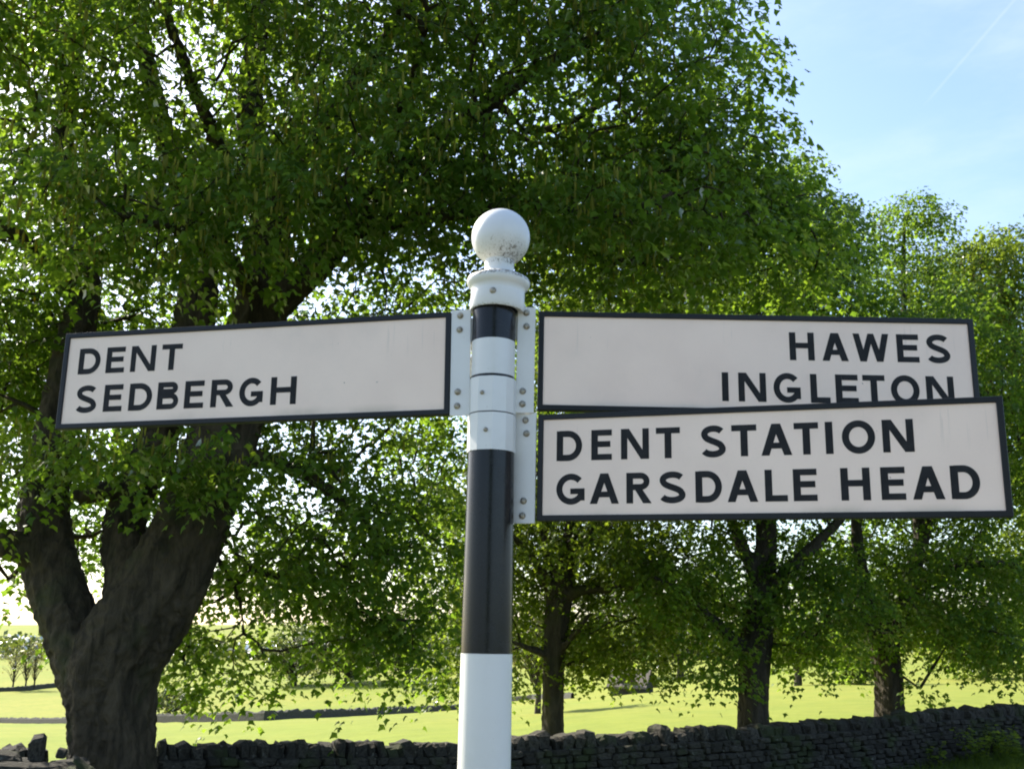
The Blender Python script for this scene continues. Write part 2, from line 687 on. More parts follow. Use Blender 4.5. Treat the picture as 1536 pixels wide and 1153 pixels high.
# cap, rim, neck and ball, turned as one casting
ZC = Z_CAP
pr = [(0.050, 0.004), (0.0640, 0.0), (0.0662, 0.003), (0.0650, 0.045), (0.0652, 0.056), (0.0690, 0.060), (0.0745, 0.0655), (0.0768, 0.072),
      (0.0768, 0.0765), (0.0748, 0.0815), (0.070, 0.0845), (0.064, 0.086), (0.0605, 0.0895), (0.046, 0.093), (0.0385, 0.097), (0.0355, 0.103), (0.0355, 0.110)]
BC, BR = 2.5945 - ZC, 0.0718
a0 = math.asin(0.0365 / BR)
for i in range(25):
    a = math.pi - a0 - (math.pi - a0) * i / 24
    pr.append((max(BR * math.sin(a), 0.0004), BC + BR * math.cos(a)))
fin = post_part('ball_finial', lathe(pr, 72), M_FINIAL, ZC, 'white ball on a rimmed cap, speckled with lichen')
edge_split(fin, 50)
fin.location.x += 0.0065
fin.rotation_euler = (0, math.radians(2.6), 0)


def screw_vf(r, t, dome=0.5):
    """hex-ish bolt head lying in the XZ plane, facing -Y, with a washer"""
    V, Fc = [], []
    prof = [(r * 1.0, 0.0), (r * 1.0, -t * 0.3), (r * 0.72, -t * 0.36), (r * 0.68, -t * 0.8), (r * 0.45, -t), (0.0003, -t * 1.02)]
    n = 14
    for rr, y in prof:
        for i in range(n):
            a = 2 * math.pi * i / n
            V.append((rr * math.cos(a), y, rr * math.sin(a)))
    for j in range(len(prof) - 1):
        for i in range(n):
            k = (i + 1) % n
            Fc.append((j * n + i, (j + 1) * n + i, (j + 1) * n + k, j * n + k))
    return V, Fc


BOLT_ME = mesh_py('bolt', *screw_vf(0.0078, 0.006), M_BOLT, True)
SCREW_ME = mesh_py('screw', *screw_vf(0.0052, 0.004), M_BOLT, True)


def screw_on(parent, zloc, r, ang, me=SCREW_ME, name='screw'):
    o = link(name, me, parent)
    o.location = (r * math.sin(ang), -r * math.cos(ang), zloc)
    o.rotation_euler = (0, 0, ang)
    return o


screw_on(fin, 0.033, 0.0652, math.radians(-9), BOLT_ME)


# strap clamps: bent steel bands, faceted, slightly larger than the shaft
def clamp_vf(h, r, t=0.003, facets=(-175, -132, -92, -60, -34, 2, 36, 62, 92, 132, 175)):
    V, Fc = [], []
    pts = []
    for a in facets:
        a = math.radians(a)
        pts.append((math.sin(a) * r, -math.cos(a) * r))
    n = len(pts)
    for rr in (1.0, 1 - t / r):
        for z in (0, h):
            for x, y in pts:
                V.append((x * rr, y * rr, z))
    for i in range(n - 1):
        o0, o1, i0, i1 = i, n + i, 2 * n + i, 3 * n + i
        Fc.append((o0, o0 + 1, o1 + 1, o1))
        Fc.append((i0 + 1, i0, i1, i1 + 1))
        Fc.append((o1, o1 + 1, i1 + 1, i1))
        Fc.append((o0 + 1, o0, i0, i0 + 1))
    return V, Fc


for z0, z1, r, lb, ang in ((rim_front(2.1595) + 0.001, 2.2318, 0.0565, 'upper white strap clamp', -24), (rim_front(2.0703) - 0.002, rim_front(2.1575), 0.0568, 'lower white strap clamp', -13)):
    o = post_part('strap_clamp', clamp_vf(z1 - z0, r), M_WHITE, z0, lb, smooth=True)
    edge_split(o, 20)
    screw_on(o, (z1 - z0) * 0.52, r * 0.985, math.radians(ang))


# ---- letters: strokes built on a cap height of 1
def strip(path, t, closed=False):
    p = np.asarray(path, float)
    n = len(p)
    tan = np.zeros_like(p)
    for i in range(n):
        a = p[(i - 1) % n] if (closed or i > 0) else p[i]
        b = p[(i + 1) % n] if (closed or i < n - 1) else p[i]
        tan[i] = (b - a) / (np.linalg.norm(b - a) + 1e-9)
    nn = np.stack([-tan[:, 1], tan[:, 0]], -1)
    L, R = p + nn * t / 2, p - nn * t / 2
    q = []
    for i in range(n if closed else n - 1):
        k = (i + 1) % n
        q.append([R[i], R[k], L[k], L[i]])
    return q


def rect(x0, y0, x1, y1):
    return [[np.array(p) for p in ((x0, y0), (x1, y0), (x1, y1), (x0, y1))]]


def quad(*pts):
    return [[np.array(p, float) for p in pts]]


def arc(cx, cy_, rx, ry, a0, a1, n=22):
    return [(cx + rx * math.cos(math.radians(a0 + (a1 - a0) * i / n)), cy_ + ry * math.sin(math.radians(a0 + (a1 - a0) * i / n))) for i in range(n + 1)]


def glyph(ch, w):
    t = 0.222          # vertical stem
    h = 0.196          # horizontal bar
    S = []             # list of strokes, each a list of quads
    if ch == 'I':
        S += [rect(w / 2 - t / 2, 0, w / 2 + t / 2, 1)]
    elif ch == 'H':
        S += [rect(0, 0, t, 1), rect(w - t, 0, w, 1), rect(t, 0.43, w - t, 0.43 + h)]
    elif ch == 'E':
        S += [rect(0, 0, t, 1), rect(t, 0, w, h), rect(t, 0.425, w * 0.93, 0.425 + h), rect(t, 1 - h, w, 1)]
    elif ch == 'L':
        S += [rect(0, 0, t, 1), rect(t, 0, w, h)]
    elif ch == 'T':
        S += [rect(0, 1 - h, w, 1), rect(w / 2 - t / 2, 0, w / 2 + t / 2, 1 - h)]
    elif ch == 'N':
        S += [rect(0, 0, t * .95, 1), rect(w - t * .95, 0, w, 1), quad((w - t * 1.2, 0), (w - t * .1, 0), (t * 1.2, 1), (t * .1, 1))]
    elif ch == 'A':
        k = t * 1.1
        S += [quad((0, 0), (k, 0), (w / 2 + k * .45, 1), (w / 2 - k * .55, 1)), quad((w - k, 0), (w, 0), (w / 2 + k * .55, 1), (w / 2 - k * .45, 1)),
              rect(w * .24, 0.215, w * .76, 0.215 + h * .95)]
    elif ch == 'W':
        k = t * 1.0
        a, b, c = w * .27, w * .5, w * .73
        S += [quad((a - k * .5, 0), (a + k * .5, 0), (k, 1), (0, 1)), quad((a - k * .5, 0), (a + k * .5, 0), (b + k * .45, 1), (b - k * .45, 1)),
              quad((c - k * .5, 0), (c + k * .5, 0), (b + k * .45, 1), (b - k * .45, 1)), quad((c - k * .5, 0), (c + k * .5, 0), (w, 1), (w - k, 1))]
    elif ch == 'D':
        rx = w * 0.56
        x = w - rx
        path = [(t * .5, h / 2)] + arc(x, .5, rx - t / 2, .5 - h / 2, -90, 90) + [(t * .5, 1 - h / 2)]
        S += [rect(0, 0, t, 1), strip(path, (t + h) / 2)]
    elif ch == 'B':
        r1, r2 = (1 - .54) / 2 + h / 4, .27 + h / 4
        for cy_, ry, ww in ((.27 + h * .12, .27 + h * .12 - h / 2, w), (.775, .225 - h / 2, w * .94)):
            rx = ry * 1.05
            path = [(t * .5, cy_ - ry)] + arc(ww - rx - t / 2, cy_, rx, ry, -90, 90, 16) + [(t * .5, cy_ + ry)]
            S += [strip(path, h)]
        S += [rect(0, 0, t, 1)]
    elif ch == 'R':
        cy_, ry = .715, .285 - h / 2
        rx = ry * 1.1
        path = [(t * .5, cy_ - ry)] + arc(w * .94 - rx - t / 2, cy_, rx, ry, -90, 90, 16) + [(t * .5, cy_ + ry)]
        S += [rect(0, 0, t, 1), strip(path, h), quad((w - t * 1.25, 0), (w, 0), (w * .62, .47), (w * .62 - t * 1.1, .47))]
    elif ch == 'O':
        S += [strip(arc(w / 2, .5, w / 2 - t / 2, .51 - h / 2, 0, 360, 44)[:-1], (t + h) / 2, True)]
    elif ch == 'G':
        rx, ry = w / 2 - t / 2 + .02, .51 - h / 2
        S += [strip(arc(rx + t / 2, .5, rx, ry, 42, 335, 36), (t + h) / 2), rect(w - t * .98, .12, w, .52), rect(w * .50, .52 - h * .95, w - t * .98, .52)]
    elif ch == 'S':
        r1, r2 = w / 2 - t / 2, w / 2 - t / 2
        top = arc(w / 2 + .01, .735, r1 * .93, .265 - h / 2 + .01, 28, 200, 16)
        bot = arc(w / 2 - .01, .255, r2 * .98, .265 - h / 2, 22, -158, 18)
        mid_ = []
        p0, p3 = np.array(top[-1]), np.array(bot[0])
        p1, p2 = p0 + np.array([.05, -.16]), p3 + np.array([-.05, .17])
        for i in range(1, 10):
            s = i / 10
            mid_.append(tuple((1 - s) ** 3 * p0 + 3 * s * (1 - s) ** 2 * p1 + 3 * s * s * (1 - s) * p2 + s ** 3 * p3))
        S += [strip(top + mid_ + bot, (t + h) / 2 * .98)]
    return S


def letter_mesh(ch, w, H):
    V, Fc = [], []
    for si, st in enumerate(glyph(ch, w / H)):
        for q in st:
            o = len(V)
            V += [(p[0] * H, -0.00006 * si, p[1] * H) for p in q]
            Fc.append((o, o + 1, o + 2, o + 3))
    return mesh_py('letter', V, Fc, M_LETTER)


BOARDS = [
    # near-corner X, Z, yaw, tilt, width, height, post is at the right end?, label, lines, flange, bolts
    dict(x=-0.1464, z=2.4031, yaw=-0.1889, tilt=-0.0036, W=1.030, H=0.2528, right=True, label='left finger board reading DENT SEDBERGH',
         lines=[('DENT', [(44, 106), (122, 174), (191, 260), (276, 332)], 43, 111),
                ('SEDBERGH', [(46, 108), (126, 178), (196, 260), (274, 333), (348, 400), (419, 481), (494, 557), (577, 644)], 142, 212)],
         flange=(1031, 1079, -4, 256), bolts=[(1053, 11), (1052, 46), (1050, 199), (1049, 233)]),
    dict(x=0.0650, z=2.4048, yaw=-0.015, tilt=-0.0237, W=1.0367, H=0.2436, right=False, label='upper right finger board reading HAWES INGLETON',
         lines=[('HAWES', [(598, 657), (675, 737), (749, 834), (852, 904), (920, 979)], 41, 110),
                ('INGLETON', [(435, 451), (474, 539), (556, 620), (643, 689), (702, 755), (766, 818), (831, 899), (914, 979)], 143, 213)],
         flange=(-51, -8, -10, 251), bolts=[(-30, 5), (-29, 39), (-35, 199), (-35, 230)]),
    dict(x=0.0626, z=2.1497, yaw=-0.2955, tilt=-0.0236, W=0.9935, H=0.2487, right=False, label='lower right finger board reading DENT STATION GARSDALE HEAD',
         lines=[('DENT STATION', [(45, 106), (127, 175), (196, 260), (276, 330), (374, 432), (443, 497), (506, 571), (576, 627), (642, 655), (674, 742), (756, 818)], 41, 111),
                ('GARSDALE HEAD', [(45, 112), (124, 191), (208, 265), (280, 342), (362, 420), (431, 496), (511, 558), (570, 619), (667, 726), (747, 795), (808, 870), (882, 938)], 142, 211)],
         flange=(-59, -5, -6, 254), bolts=[(-31, 12), (-28, 44), (-32, 202), (-34, 236)]),
]


def build_board(b):
    yaw, tilt, W, H = b['yaw'], b['tilt'], b['W'], b['H']
    U = np.array([math.cos(yaw), math.sin(yaw), 0])
    V = np.array([0, 0, 1.0])
    U2 = U * math.cos(tilt) + V * math.sin(tilt)
    V2 = -U * math.sin(tilt) + V * math.cos(tilt)
    N = np.cross(U2, V2)                          # towards the camera
    O = np.array([b['x'], PY, b['z']])
    TL = O - U2 * W if b['right'] else O
    # local axes: x along the board, z up the board, -y towards the viewer; origin at the top left corner
    mw = Matrix(((U2[0], -N[0], V2[0], TL[0] - BASE[0]), (U2[1], -N[1], V2[1], TL[1] - BASE[1]), (U2[2], -N[2], V2[2], TL[2] - BASE[2]), (0, 0, 0, 1)))
    e = 0.013
    # the face plate
    vf = box_vf(e - 0.004, W - e + 0.004, -0.0005, 0.0045, -H + e - 0.004, -e + 0.004)
    panel = link('finger_board', mesh_py('finger_board', *vf, M_PANEL), POST, label=b['label'])
    panel.matrix_local = mw
    # the channel frame round it, mitred, with its own depth
    def ring(d0, d1, y0, y1):
        P = []
        for d, y in ((d0, y1), (d0, y0), (d1, y0), (d1, y1)):
            P.append([(d, y, -d), (W - d, y, -d), (W - d, y, -H + d), (d, y, -H + d)])
        V_ = [p for q in P for p in q]
        Fc = []
        for j in range(4):
            k = (j + 1) % 4
            for i in range(4):
                l = (i + 1) % 4
                Fc.append((j * 4 + i, j * 4 + l, k * 4 + l, k * 4 + i))
        return V_, Fc
    fr = link('border_frame', mesh_py('border_frame', *ring(0.0, e, -0.0045, 0.019), M_FRAME), panel)
    bv = fr.modifiers.new('bevel', 'BEVEL')
    bv.width = 0.0016
    bv.segments = 2
    # flange plate that joins board and clamp
    f = [k / 1000 for k in b['flange']]
    vf = box_vf(f[0], f[1], -0.002, 0.004, -f[3], -f[2], 0.0012)
    link('mounting_flange', mesh_py('mounting_flange', *vf, M_WHITE), panel)
    # lug that carries the flange back to the shaft
    inner = f[1] if b['right'] else f[0]
    for zz in (-f[2] - 0.05, -f[3] + 0.05):
        x0, x1 = (inner - 0.004, inner + 0.035) if b['right'] else (inner - 0.035, inner + 0.004)
        vf = box_vf(x0, x1, 0.0042, 0.012, zz - 0.03, zz + 0.03, 0.001)
        link('bracket_lug', mesh_py('bracket_lug', *vf, M_WHITE), panel)
    for x, y in b['bolts']:
        o = link('bolt', BOLT_ME, panel)
        o.location = (x / 1000, -0.0021, -y / 1000)
        o.rotation_euler = (0, random.uniform(0, 3), 0)
    for text, ext, top, base in b['lines']:
        Hc = (base - top) / 1000
        chars = [c for c in text if c != ' ']
        for c, (x0, x1) in zip(chars, ext):
            o = link('letter', letter_mesh(c, (x1 - x0) / 1000, Hc), panel)
            o.location = (x0 / 1000, -0.0009, -base / 1000)
    return panel


for b in BOARDS:
    build_board(b)


# ------------------------------------------------------------------ stone wall
def rock_mesh(name, seed, mat, rough=0.16):
    import bmesh
    r = random.Random(seed)
    bm = bmesh.new()
    bmesh.ops.create_cube(bm, size=1)
    bmesh.ops.bevel(bm, geom=bm.edges[:], offset=0.16, segments=1, affect='EDGES')
    sx = [r.uniform(-.10, .10) for _ in range(6)]
    for v in bm.verts:
        x, y, z = v.co
        v.co.x += sx[0] * z + sx[1] * y + r.uniform(-rough, rough) * .45
        v.co.y += r.uniform(-rough, rough) * .5
        v.co.z += sx[2] * x + sx[3] * y + r.uniform(-rough, rough) * .5
    bm.normal_update()
    me = bpy.data.meshes.new(name)
    bm.to_mesh(me)
    bm.free()
    me.materials.append(mat)
    return me


ROCKS = [rock_mesh('stone', 100 + i, M_STONE) for i in range(14)]
COPES = [rock_mesh('coping_stone', 200 + i, M_STONE, 0.2) for i in range(10)]


def build_wall():
    c = W0 + WD * (WLEN / 2)
    root = empty('dry_stone_wall', (c[0], c[1], float(gz(*c))), 'low grey dry stone wall along the near edge of the field', 'wall', None, 'thing')
    ang = math.atan2(WD[1], WD[0])
    o0 = Vector(root.location)
    trunk_s = float((TRUNK_XY - W0) @ WD)
    items = []   # (kind, pos, scale, rot)
    s_a, s_b = -1.0, WLEN + 1.5
    ncourse = 10
    r = random.Random(3)

    def gap(s):
        return -0.72 < s - trunk_s < 0.62

    for j in range(ncourse):
        s = s_a + r.uniform(0, .2)
        while s < s_b:
            w = r.uniform(.12, .36) * (1.35 if j < 3 else 1)
            sm = s + w / 2
            s += w
            if gap(sm):
                continue
            top = wall_top(sm) - 0.20
            bot = float(np.interp(sm, WALL_S, WALL_Z)) - 0.06
            if sm < trunk_s:
                top -= 0.10 + 0.12 * math.sin(sm * 3.1)
            hh = (top - bot) / ncourse
            z = bot + hh * (j + .5) + r.uniform(-.012, .012)
            batter = 0.10 * (1 - (j + .5) / ncourse)
            off = -(0.20 + batter) + r.uniform(-.02, .02)
            p = W0 + WD * sm + WN * off
            items.append(('stone', (p[0], p[1], z), (w * .97, .24, hh * r.uniform(.95, 1.12)), (r.uniform(-.08, .08), r.uniform(-.05, .05), ang + r.uniform(-.08, .08))))
    s = s_a
    while s < s_b:
        w = r.uniform(.11, .30)
        sm = s + w / 2
        s += w * .96
        if gap(sm):
            continue
        zt = wall_top(sm)
        h = r.uniform(.18, .25) if r.random() < .9 else r.uniform(.15, .31)
        if sm < trunk_s:
            zt -= 0.05 + 0.07 * math.sin(sm * 3.1)
        p = W0 + WD * sm + WN * r.uniform(-.05, .05)
        items.append(('coping_stone', (p[0], p[1], zt - .21 + h * .5 - .03), (w * 1.02, .44 * r.uniform(.8, 1.05), h * 1.1), (r.uniform(-.1, .1), r.uniform(-.16, .14), ang + r.uniform(-.12, .12))))
    # rank by how large they show
    vis = []
    for it in items:
        q = proj(it[1])
        size = it[2][0] * it[2][2] / (it[1][1] ** 2)
        inside = -20 < q[0] < 1556 and q[1] < 1165
        vis.append(size if inside else -1)
    order = sorted(range(len(items)), key=lambda i: -vis[i])
    cnt = {'stone': 0, 'coping_stone': 0}
    rest = []
    for i in order:
        k, p, sc_, rot = items[i]
        if vis[i] > 0 and cnt[k] < 298:
            cnt[k] += 1
            o = link(k, (ROCKS if k == 'stone' else COPES)[r.randrange(10)], root)
            o.location = Vector(p) - o0
            o.scale = sc_
            o.rotation_euler = rot
        elif vis[i] > 0 or k == 'stone':
            rest.append(items[i])
    V, Fc = [], []
    for k, p, sc_, rot in rest:
        me = ROCKS[r.randrange(14)]
        mt = Matrix.LocRotScale(Vector(p) - o0, Matrix.Rotation(rot[2], 3, 'Z').to_quaternion(), Vector(sc_))
        o = len(V)
        V += [(mt @ v.co)[:] for v in me.vertices]
        Fc += [[x + o for x in f.vertices] for f in me.polygons]
    if rest:
        link('rubble_courses', mesh_py('rubble_courses', V, Fc, M_STONE), root, kind='stuff')
    # hearting inside the wall
    V, Fc = [], []
    ss = [s for s in np.arange(s_a, s_b, .4)]
    for s in ss:
        zt, zb = wall_top(s) - .16, float(np.interp(s, WALL_S, WALL_Z)) - .3
        if s < trunk_s:
            zt -= .2
        for off, z in ((-.20, zb), (-.12, zt), (.17, zt), (.25, zb)):
            p = W0 + WD * s + WN * off
            V.append((p[0] - o0.x, p[1] - o0.y, z - o0.z))
    n = len(ss)
    for i in range(n - 1):
        for j in range(4):
            k = (j + 1) % 4
            Fc.append((i * 4 + j, (i + 1) * 4 + j, (i + 1) * 4 + k, i * 4 + k))
    Fc += [(0, 1, 2, 3), tuple((n - 1) * 4 + x for x in (3, 2, 1, 0))]
    link('wall_core', mesh_py('wall_core', V, Fc, M_CORE), root)
    # tumbled stones at the foot of the big tree, left of the trunk
    for px, py, y, sx, sy, sz, ry, nm in ((55, 1122, 13.0, .17, .2, .34, .05, 'upright_stone'), (28, 1140, 12.9, .42, .3, .16, .05, 'tumbled_stone'), (100, 1144, 12.8, .5, .34, .18, -.08, 'tumbled_stone'),
                                      (2, 1136, 12.8, .4, .3, .26, .2, 'tumbled_stone'), (132, 1143, 12.6, .44, .24, .05, .62, 'leaning_slab'), (70, 1152, 12.6, .5, .3, .22, 0, 'tumbled_stone'),
                                      (20, 1153, 12.6, .46, .3, .24, 0.1, 'tumbled_stone'), (92, 1120, 13.1, .12, .15, .1, .3, 'tumbled_stone'), (118, 1158, 12.5, .36, .3, .22, .1, 'tumbled_stone')):
        o = link(nm, ROCKS[(px * 7) % 14], root)
        p = at(px, py + (4 if nm == 'upright_stone' else 9), y)
        o.location = Vector(p) - o0
        o.scale = (sx, sy, sz)
        o.rotation_euler = (0.1, ry, ang - .2)


TRUNK_XY = at(168, 1100, 14.0)[:2]
build_wall()


# ------------------------------------------------------------------ trees
SUN_CLEAR = [np.array([-0.05, PY, z]) for z in (1.7, 2.2, 2.7)]


def clear_of_sun(P, rad):
    """keep only points that do not stand between the sun and the top of the signpost"""
    ok = np.ones(len(P), bool)
    for c in SUN_CLEAR:
        d = P - c
        t = d @ SUN
        perp = np.linalg.norm(d - t[:, None] * SUN, axis=1)
        ok &= (perp > rad) | (t < 0)
    return ok


def leaf_shape(n):
    """palmate leaf in the XY plane, tip towards +Y, stalk end at the origin, length 1"""
    if n == 'maple':
        pts = [(0, 0), (.22, -.06), (.50, .12), (.36, .33), (.52, .60), (.20, .62), (0, 1.0), (-.20, .62), (-.52, .60), (-.36, .33), (-.50, .12), (-.22, -.06)]
        v = np.array([(x, y, 0.0) for x, y in pts])
        v[:, 2] = -0.55 * v[:, 0] ** 2 - 0.22 * v[:, 1] ** 2
        c = np.array([[0, .40, .03]])
        v = np.vstack([v, c])
        k = len(pts)
        tri = np.array([(i, (i + 1) % k, k) for i in range(k)])
        return v, tri
    if n == 'star':
        pts = [(0, 0), (.48, .14), (.30, .36), (.44, .66), (0, 1.0), (-.44, .66), (-.30, .36), (-.48, .14)]
        v = np.array([(x, y, -0.5 * x * x - .2 * y * y) for x, y in pts])
        tri = np.array([(0, 1, 2), (0, 2, 6), (0, 6, 7), (2, 3, 4), (2, 4, 6), (6, 4, 5)])
        return v, tri
    if n == 'lobe':
        pts = [(0, 0), (.50, .26), (.24, .52), (0, 1.0), (-.24, .52), (-.50, .26)]
        v = np.array([(x, y, -0.6 * x * x - .22 * y * y) for x, y in pts])
        return v, np.array([(0, 1, 2), (0, 2, 4), (0, 4, 5), (2, 3, 4)])
    if n == 'kite':
        v = np.array([(0, 0, 0), (.42, .45, -.06), (0, 1, -.15), (-.42, .45, -.06)])
        return v, np.array([(0, 1, 2), (0, 2, 3)])
    if n == 'tassel':
        v, tri = [], []
        for z, r in ((0, .025), (-.25, .085), (-.55, .105), (-.85, .065), (-1, .01)):
            for i in range(4):
                a = math.pi / 2 * i + z * 2
                v.append((r * math.cos(a), r * math.sin(a), z))
        for j in range(4):
            for i in range(4):
                k = (i + 1) % 4
                tri.append((j * 4 + i, j * 4 + k, j * 4 + 4 + k))
                tri.append((j * 4 + i, j * 4 + 4 + k, j * 4 + 4 + i))
        return np.array(v), np.array(tri)


def scatter(shape, pos, size, tip, nor):
    """instances of a leaf shape as one big array; tip / nor are wished directions"""
    v, tri = leaf_shape(shape)
    tip = tip / (np.linalg.norm(tip, axis=1, keepdims=True) + 1e-9)
    nor = nor - (nor * tip).sum(1, keepdims=True) * tip
    nor = nor / (np.linalg.norm(nor, axis=1, keepdims=True) + 1e-9)
    side = np.cross(tip, nor)
    R = np.stack([side, tip, nor], -1)                 # columns
    P = np.einsum('nij,kj->nki', R, v) * size[:, None, None] + pos[:, None, :]
    n, k = len(pos), len(v)
    T = tri[None] + (np.arange(n) * k)[:, None, None]
    return P.reshape(-1, 3), T.reshape(-1, 3)


def tubes(chains, sides_fn):
    V, Q = [], []
    off = 0
    for P, R in chains:
        P = np.asarray(P, float)
        n = len(P)
        if n < 2:
            continue
        k = sides_fn(R[0])
        t = np.gradient(P, axis=0)
        t /= np.linalg.norm(t, axis=1, keepdims=True) + 1e-9
        ref = np.array([0.31, 0.95, 0.05]) if abs(t[0, 2]) > .6 else np.array([0.05, 0.1, 0.99])
        a = np.cross(t, ref)
        a /= np.linalg.norm(a, axis=1, keepdims=True) + 1e-9
        b = np.cross(t, a)
        th = np.arange(k) * 2 * math.pi / k
        ring = P[:, None] + (np.cos(th)[None, :, None] * a[:, None] + np.sin(th)[None, :, None] * b[:, None]) * np.asarray(R)[:, None, None]
        V.append(ring.reshape(-1, 3))
        i = np.arange(n - 1)[:, None] * k + np.arange(k)[None]
        j = np.arange(n - 1)[:, None] * k + (np.arange(k)[None] + 1) % k
        Q.append(np.stack([i, j, j + k, i + k], -1).reshape(-1, 4) + off)
        off += n * k
    return np.vstack(V), np.vstack(Q)


def smooth_path(nodes, step=0.25):
    """Catmull-Rom through (x,y,z,r) nodes"""
    N = np.asarray(nodes, float)
    out = []
    n = len(N)
    for i in range(n - 1):
        p0, p1, p2, p3 = N[max(i - 1, 0)], N[i], N[i + 1], N[min(i + 2, n - 1)]
        m = max(2, int(np.linalg.norm(p2[:3] - p1[:3]) / step))
        for k in range(m):
            t = k / m
            out.append(.5 * ((2 * p1) + (-p0 + p2) * t + (2 * p0 - 5 * p1 + 4 * p2 - p3) * t * t + (-p0 + 3 * p1 - 3 * p2 + p3) * t ** 3))
    out.append(N[-1])
    return np.array(out)


def make_tree(name, label, group, stems, lobes, n_clu, per, leaf, lsize, spread, lmat, bmat, seed, min_d=0.35, tassels=0, fused=True, twig_r=0.007, droop=0.35, cull=False):
    """stems: polylines of (px, py, depth, width px); lobes: (px, py, depth, rx px, ry px, r depth, weight)"""
    g = np.random.default_rng(seed)
    paths = []
    for st in stems:
        nodes = []
        for px, py, y, w in st:
            p = at(px, py, y)
            nodes.append((*p, 0.5 * w * y / F * 0.93))
        paths.append(smooth_path(nodes))
    b = paths[0][0]
    base = np.array([b[0], b[1], float(gz(b[0], b[1]))])
    root = empty(name, base, label, 'tree', group)
    # skeleton
    pos, plen, par, srad, tdir = [], [], [], [], []
    for pi, P in enumerate(paths):
        for i, q in enumerate(P):
            pos.append(q[:3])
            if i == 0:
                pr_ = -1
                pl = 0.0
                if pi > 0:
                    dd = np.linalg.norm(np.array(pos[:-1]) - q[:3], axis=1)
                    pr_ = int(dd.argmin())
                    pl = plen[pr_]
            else:
                pr_ = len(pos) - 2
                pl = plen[-1] + np.linalg.norm(q[:3] - P[i - 1][:3])
            plen.append(pl)
            par.append(pr_)
            srad.append(q[3])
            nx = P[min(i + 1, len(P) - 1)][:3] - P[max(i - 1, 0)][:3]
            tdir.append(nx / (np.linalg.norm(nx) + 1e-9))
    n_stem = len(pos)
    # cluster centres in the lobes
    C = []
    wsum = sum(l[6] for l in lobes)
    for px, py, y, rx, ry, rd, w in lobes:
        m = int(n_clu * w / wsum)
        c = at(px, py, y)
        sx, sz = rx * y / F, ry * y / F
        d = g.normal(size=(m * 3, 3))
        d /= np.linalg.norm(d, axis=1, keepdims=True)
        rr = g.uniform(0.12, 1.0, m * 3) ** (1 / 2.2)
        q = d * rr[:, None] * np.array([sx, rd, sz]) + c
        q = q[q[:, 2] > gz(q[:, 0], q[:, 1]) + 1.0]
        keep = []
        for p in q:
            if len(keep) >= m:
                break
            if keep and (np.linalg.norm(np.array(keep[-400:]) - p, axis=1).min() < min_d):
                continue
            keep.append(p)
        C += keep
    C = np.array(C)
    C += g.normal(size=C.shape) * 0.08
    # open up hollows so that the crown falls into clumps
    fld = np.zeros(len(C))
    for _ in range(7):
        kv = g.normal(size=3) * np.array([1.0, 1.0, 1.5]) * 2.1
        fld += np.sin(C @ kv + g.uniform(0, 6.28))
    C = C[fld > np.quantile(fld, 0.24)]
    if cull:
        C = C[clear_of_sun(C, 1.15)]
    SP = np.array(pos)
    d0 = np.array([np.linalg.norm(SP - c, axis=1).min() for c in C])
    C = C[np.argsort(d0)]
    cap = n_stem + len(C) * 14
    A = np.zeros((cap, 3))
    A[:n_stem] = SP
    L = np.zeros(cap)
    L[:n_stem] = plen
    # leave the lowest bole bare
    zb = base[2] + 1.6
    L[:n_stem] += np.where(SP[:, 2] < zb, 50, 0)
    n = n_stem
    chains = []       # node index lists
    tips = []
    for c in C:
        cost = np.linalg.norm(A[:n] - c, axis=1)
        i = int((cost + 0.22 * L[:n]).argmin())
        p0 = A[i]
        dv = c - p0
        d = np.linalg.norm(dv)
        if d < 0.05:
            continue
        k = int(min(12, max(2, d / 0.3)))
        t0 = np.asarray(tdir[i])
        ctrl = p0 + (t0 * .45 + dv / d * .55) * d * .45 + np.array([0, 0, .10 * d])
        ch = [i]
        prev = i
        for s in range(1, k + 1):
            t = s / k
            q = (1 - t) ** 2 * p0 + 2 * t * (1 - t) * ctrl + t * t * c + (g.normal(size=3) * 0.035 * min(d, 1.5) if s < k else 0)
            A[n] = q
            L[n] = L[prev] + np.linalg.norm(q - A[prev])
            par.append(prev)
            dd = q - A[prev]
            tdir.append(dd / (np.linalg.norm(dd) + 1e-9))
            ch.append(n)
            prev = n
            n += 1
        chains.append(ch)
        tips.append(prev)
    par = np.array(par)
    acc = np.zeros(n)
    for t in tips:
        acc[t] += twig_r ** 2.3
    for i in range(n - 1, -1, -1):
        if par[i] >= 0:
            acc[par[i]] += acc[i]
    rad = np.maximum(acc, twig_r ** 2.3) ** (1 / 2.3)
    rad[:n_stem] = np.array(srad)
    # twigs and boughs
    tw = []
    for ch in chains:
        R = rad[ch].copy()
        R[0] = min(R[0], R[1] * 1.15)
        R[-1] *= .5
        tw.append((A[ch] - base, R))
    V, Q = tubes(tw, lambda r: 6 if r > .05 else (4 if r > .015 else 3))
    # stems: each limb tapers on its own and is fused into the bole
    flute = []
    for P in paths:
        R = P[:, 3].copy()
        flute.append((P[:, :3] - base, R))
    SV, SQ = [], []
    off = 0
    for fi, (P, R) in enumerate(flute):
        v, q = tubes([(P, R)], lambda r: 44 if r > .3 else 18)
        k = 44 if R[0] > .3 else 18
        cen = np.repeat(P, k, axis=0)
        rad_v = v - cen
        th = np.tile(np.arange(k) * 2 * math.pi / k, len(P))
        zz = np.repeat(P[:, 2], k)
        f = 1 + .06 * np.sin(3 * th + zz * 1.3 + fi) + .05 * np.sin(5 * th + zz * .9 + 2 * fi) + .045 * np.sin(8 * th + zz * .7 + fi) + .03 * np.sin(13 * th - zz * .8 + 2 * np.sin(zz * 1.1))
        f += g.normal(size=len(f)) * .012
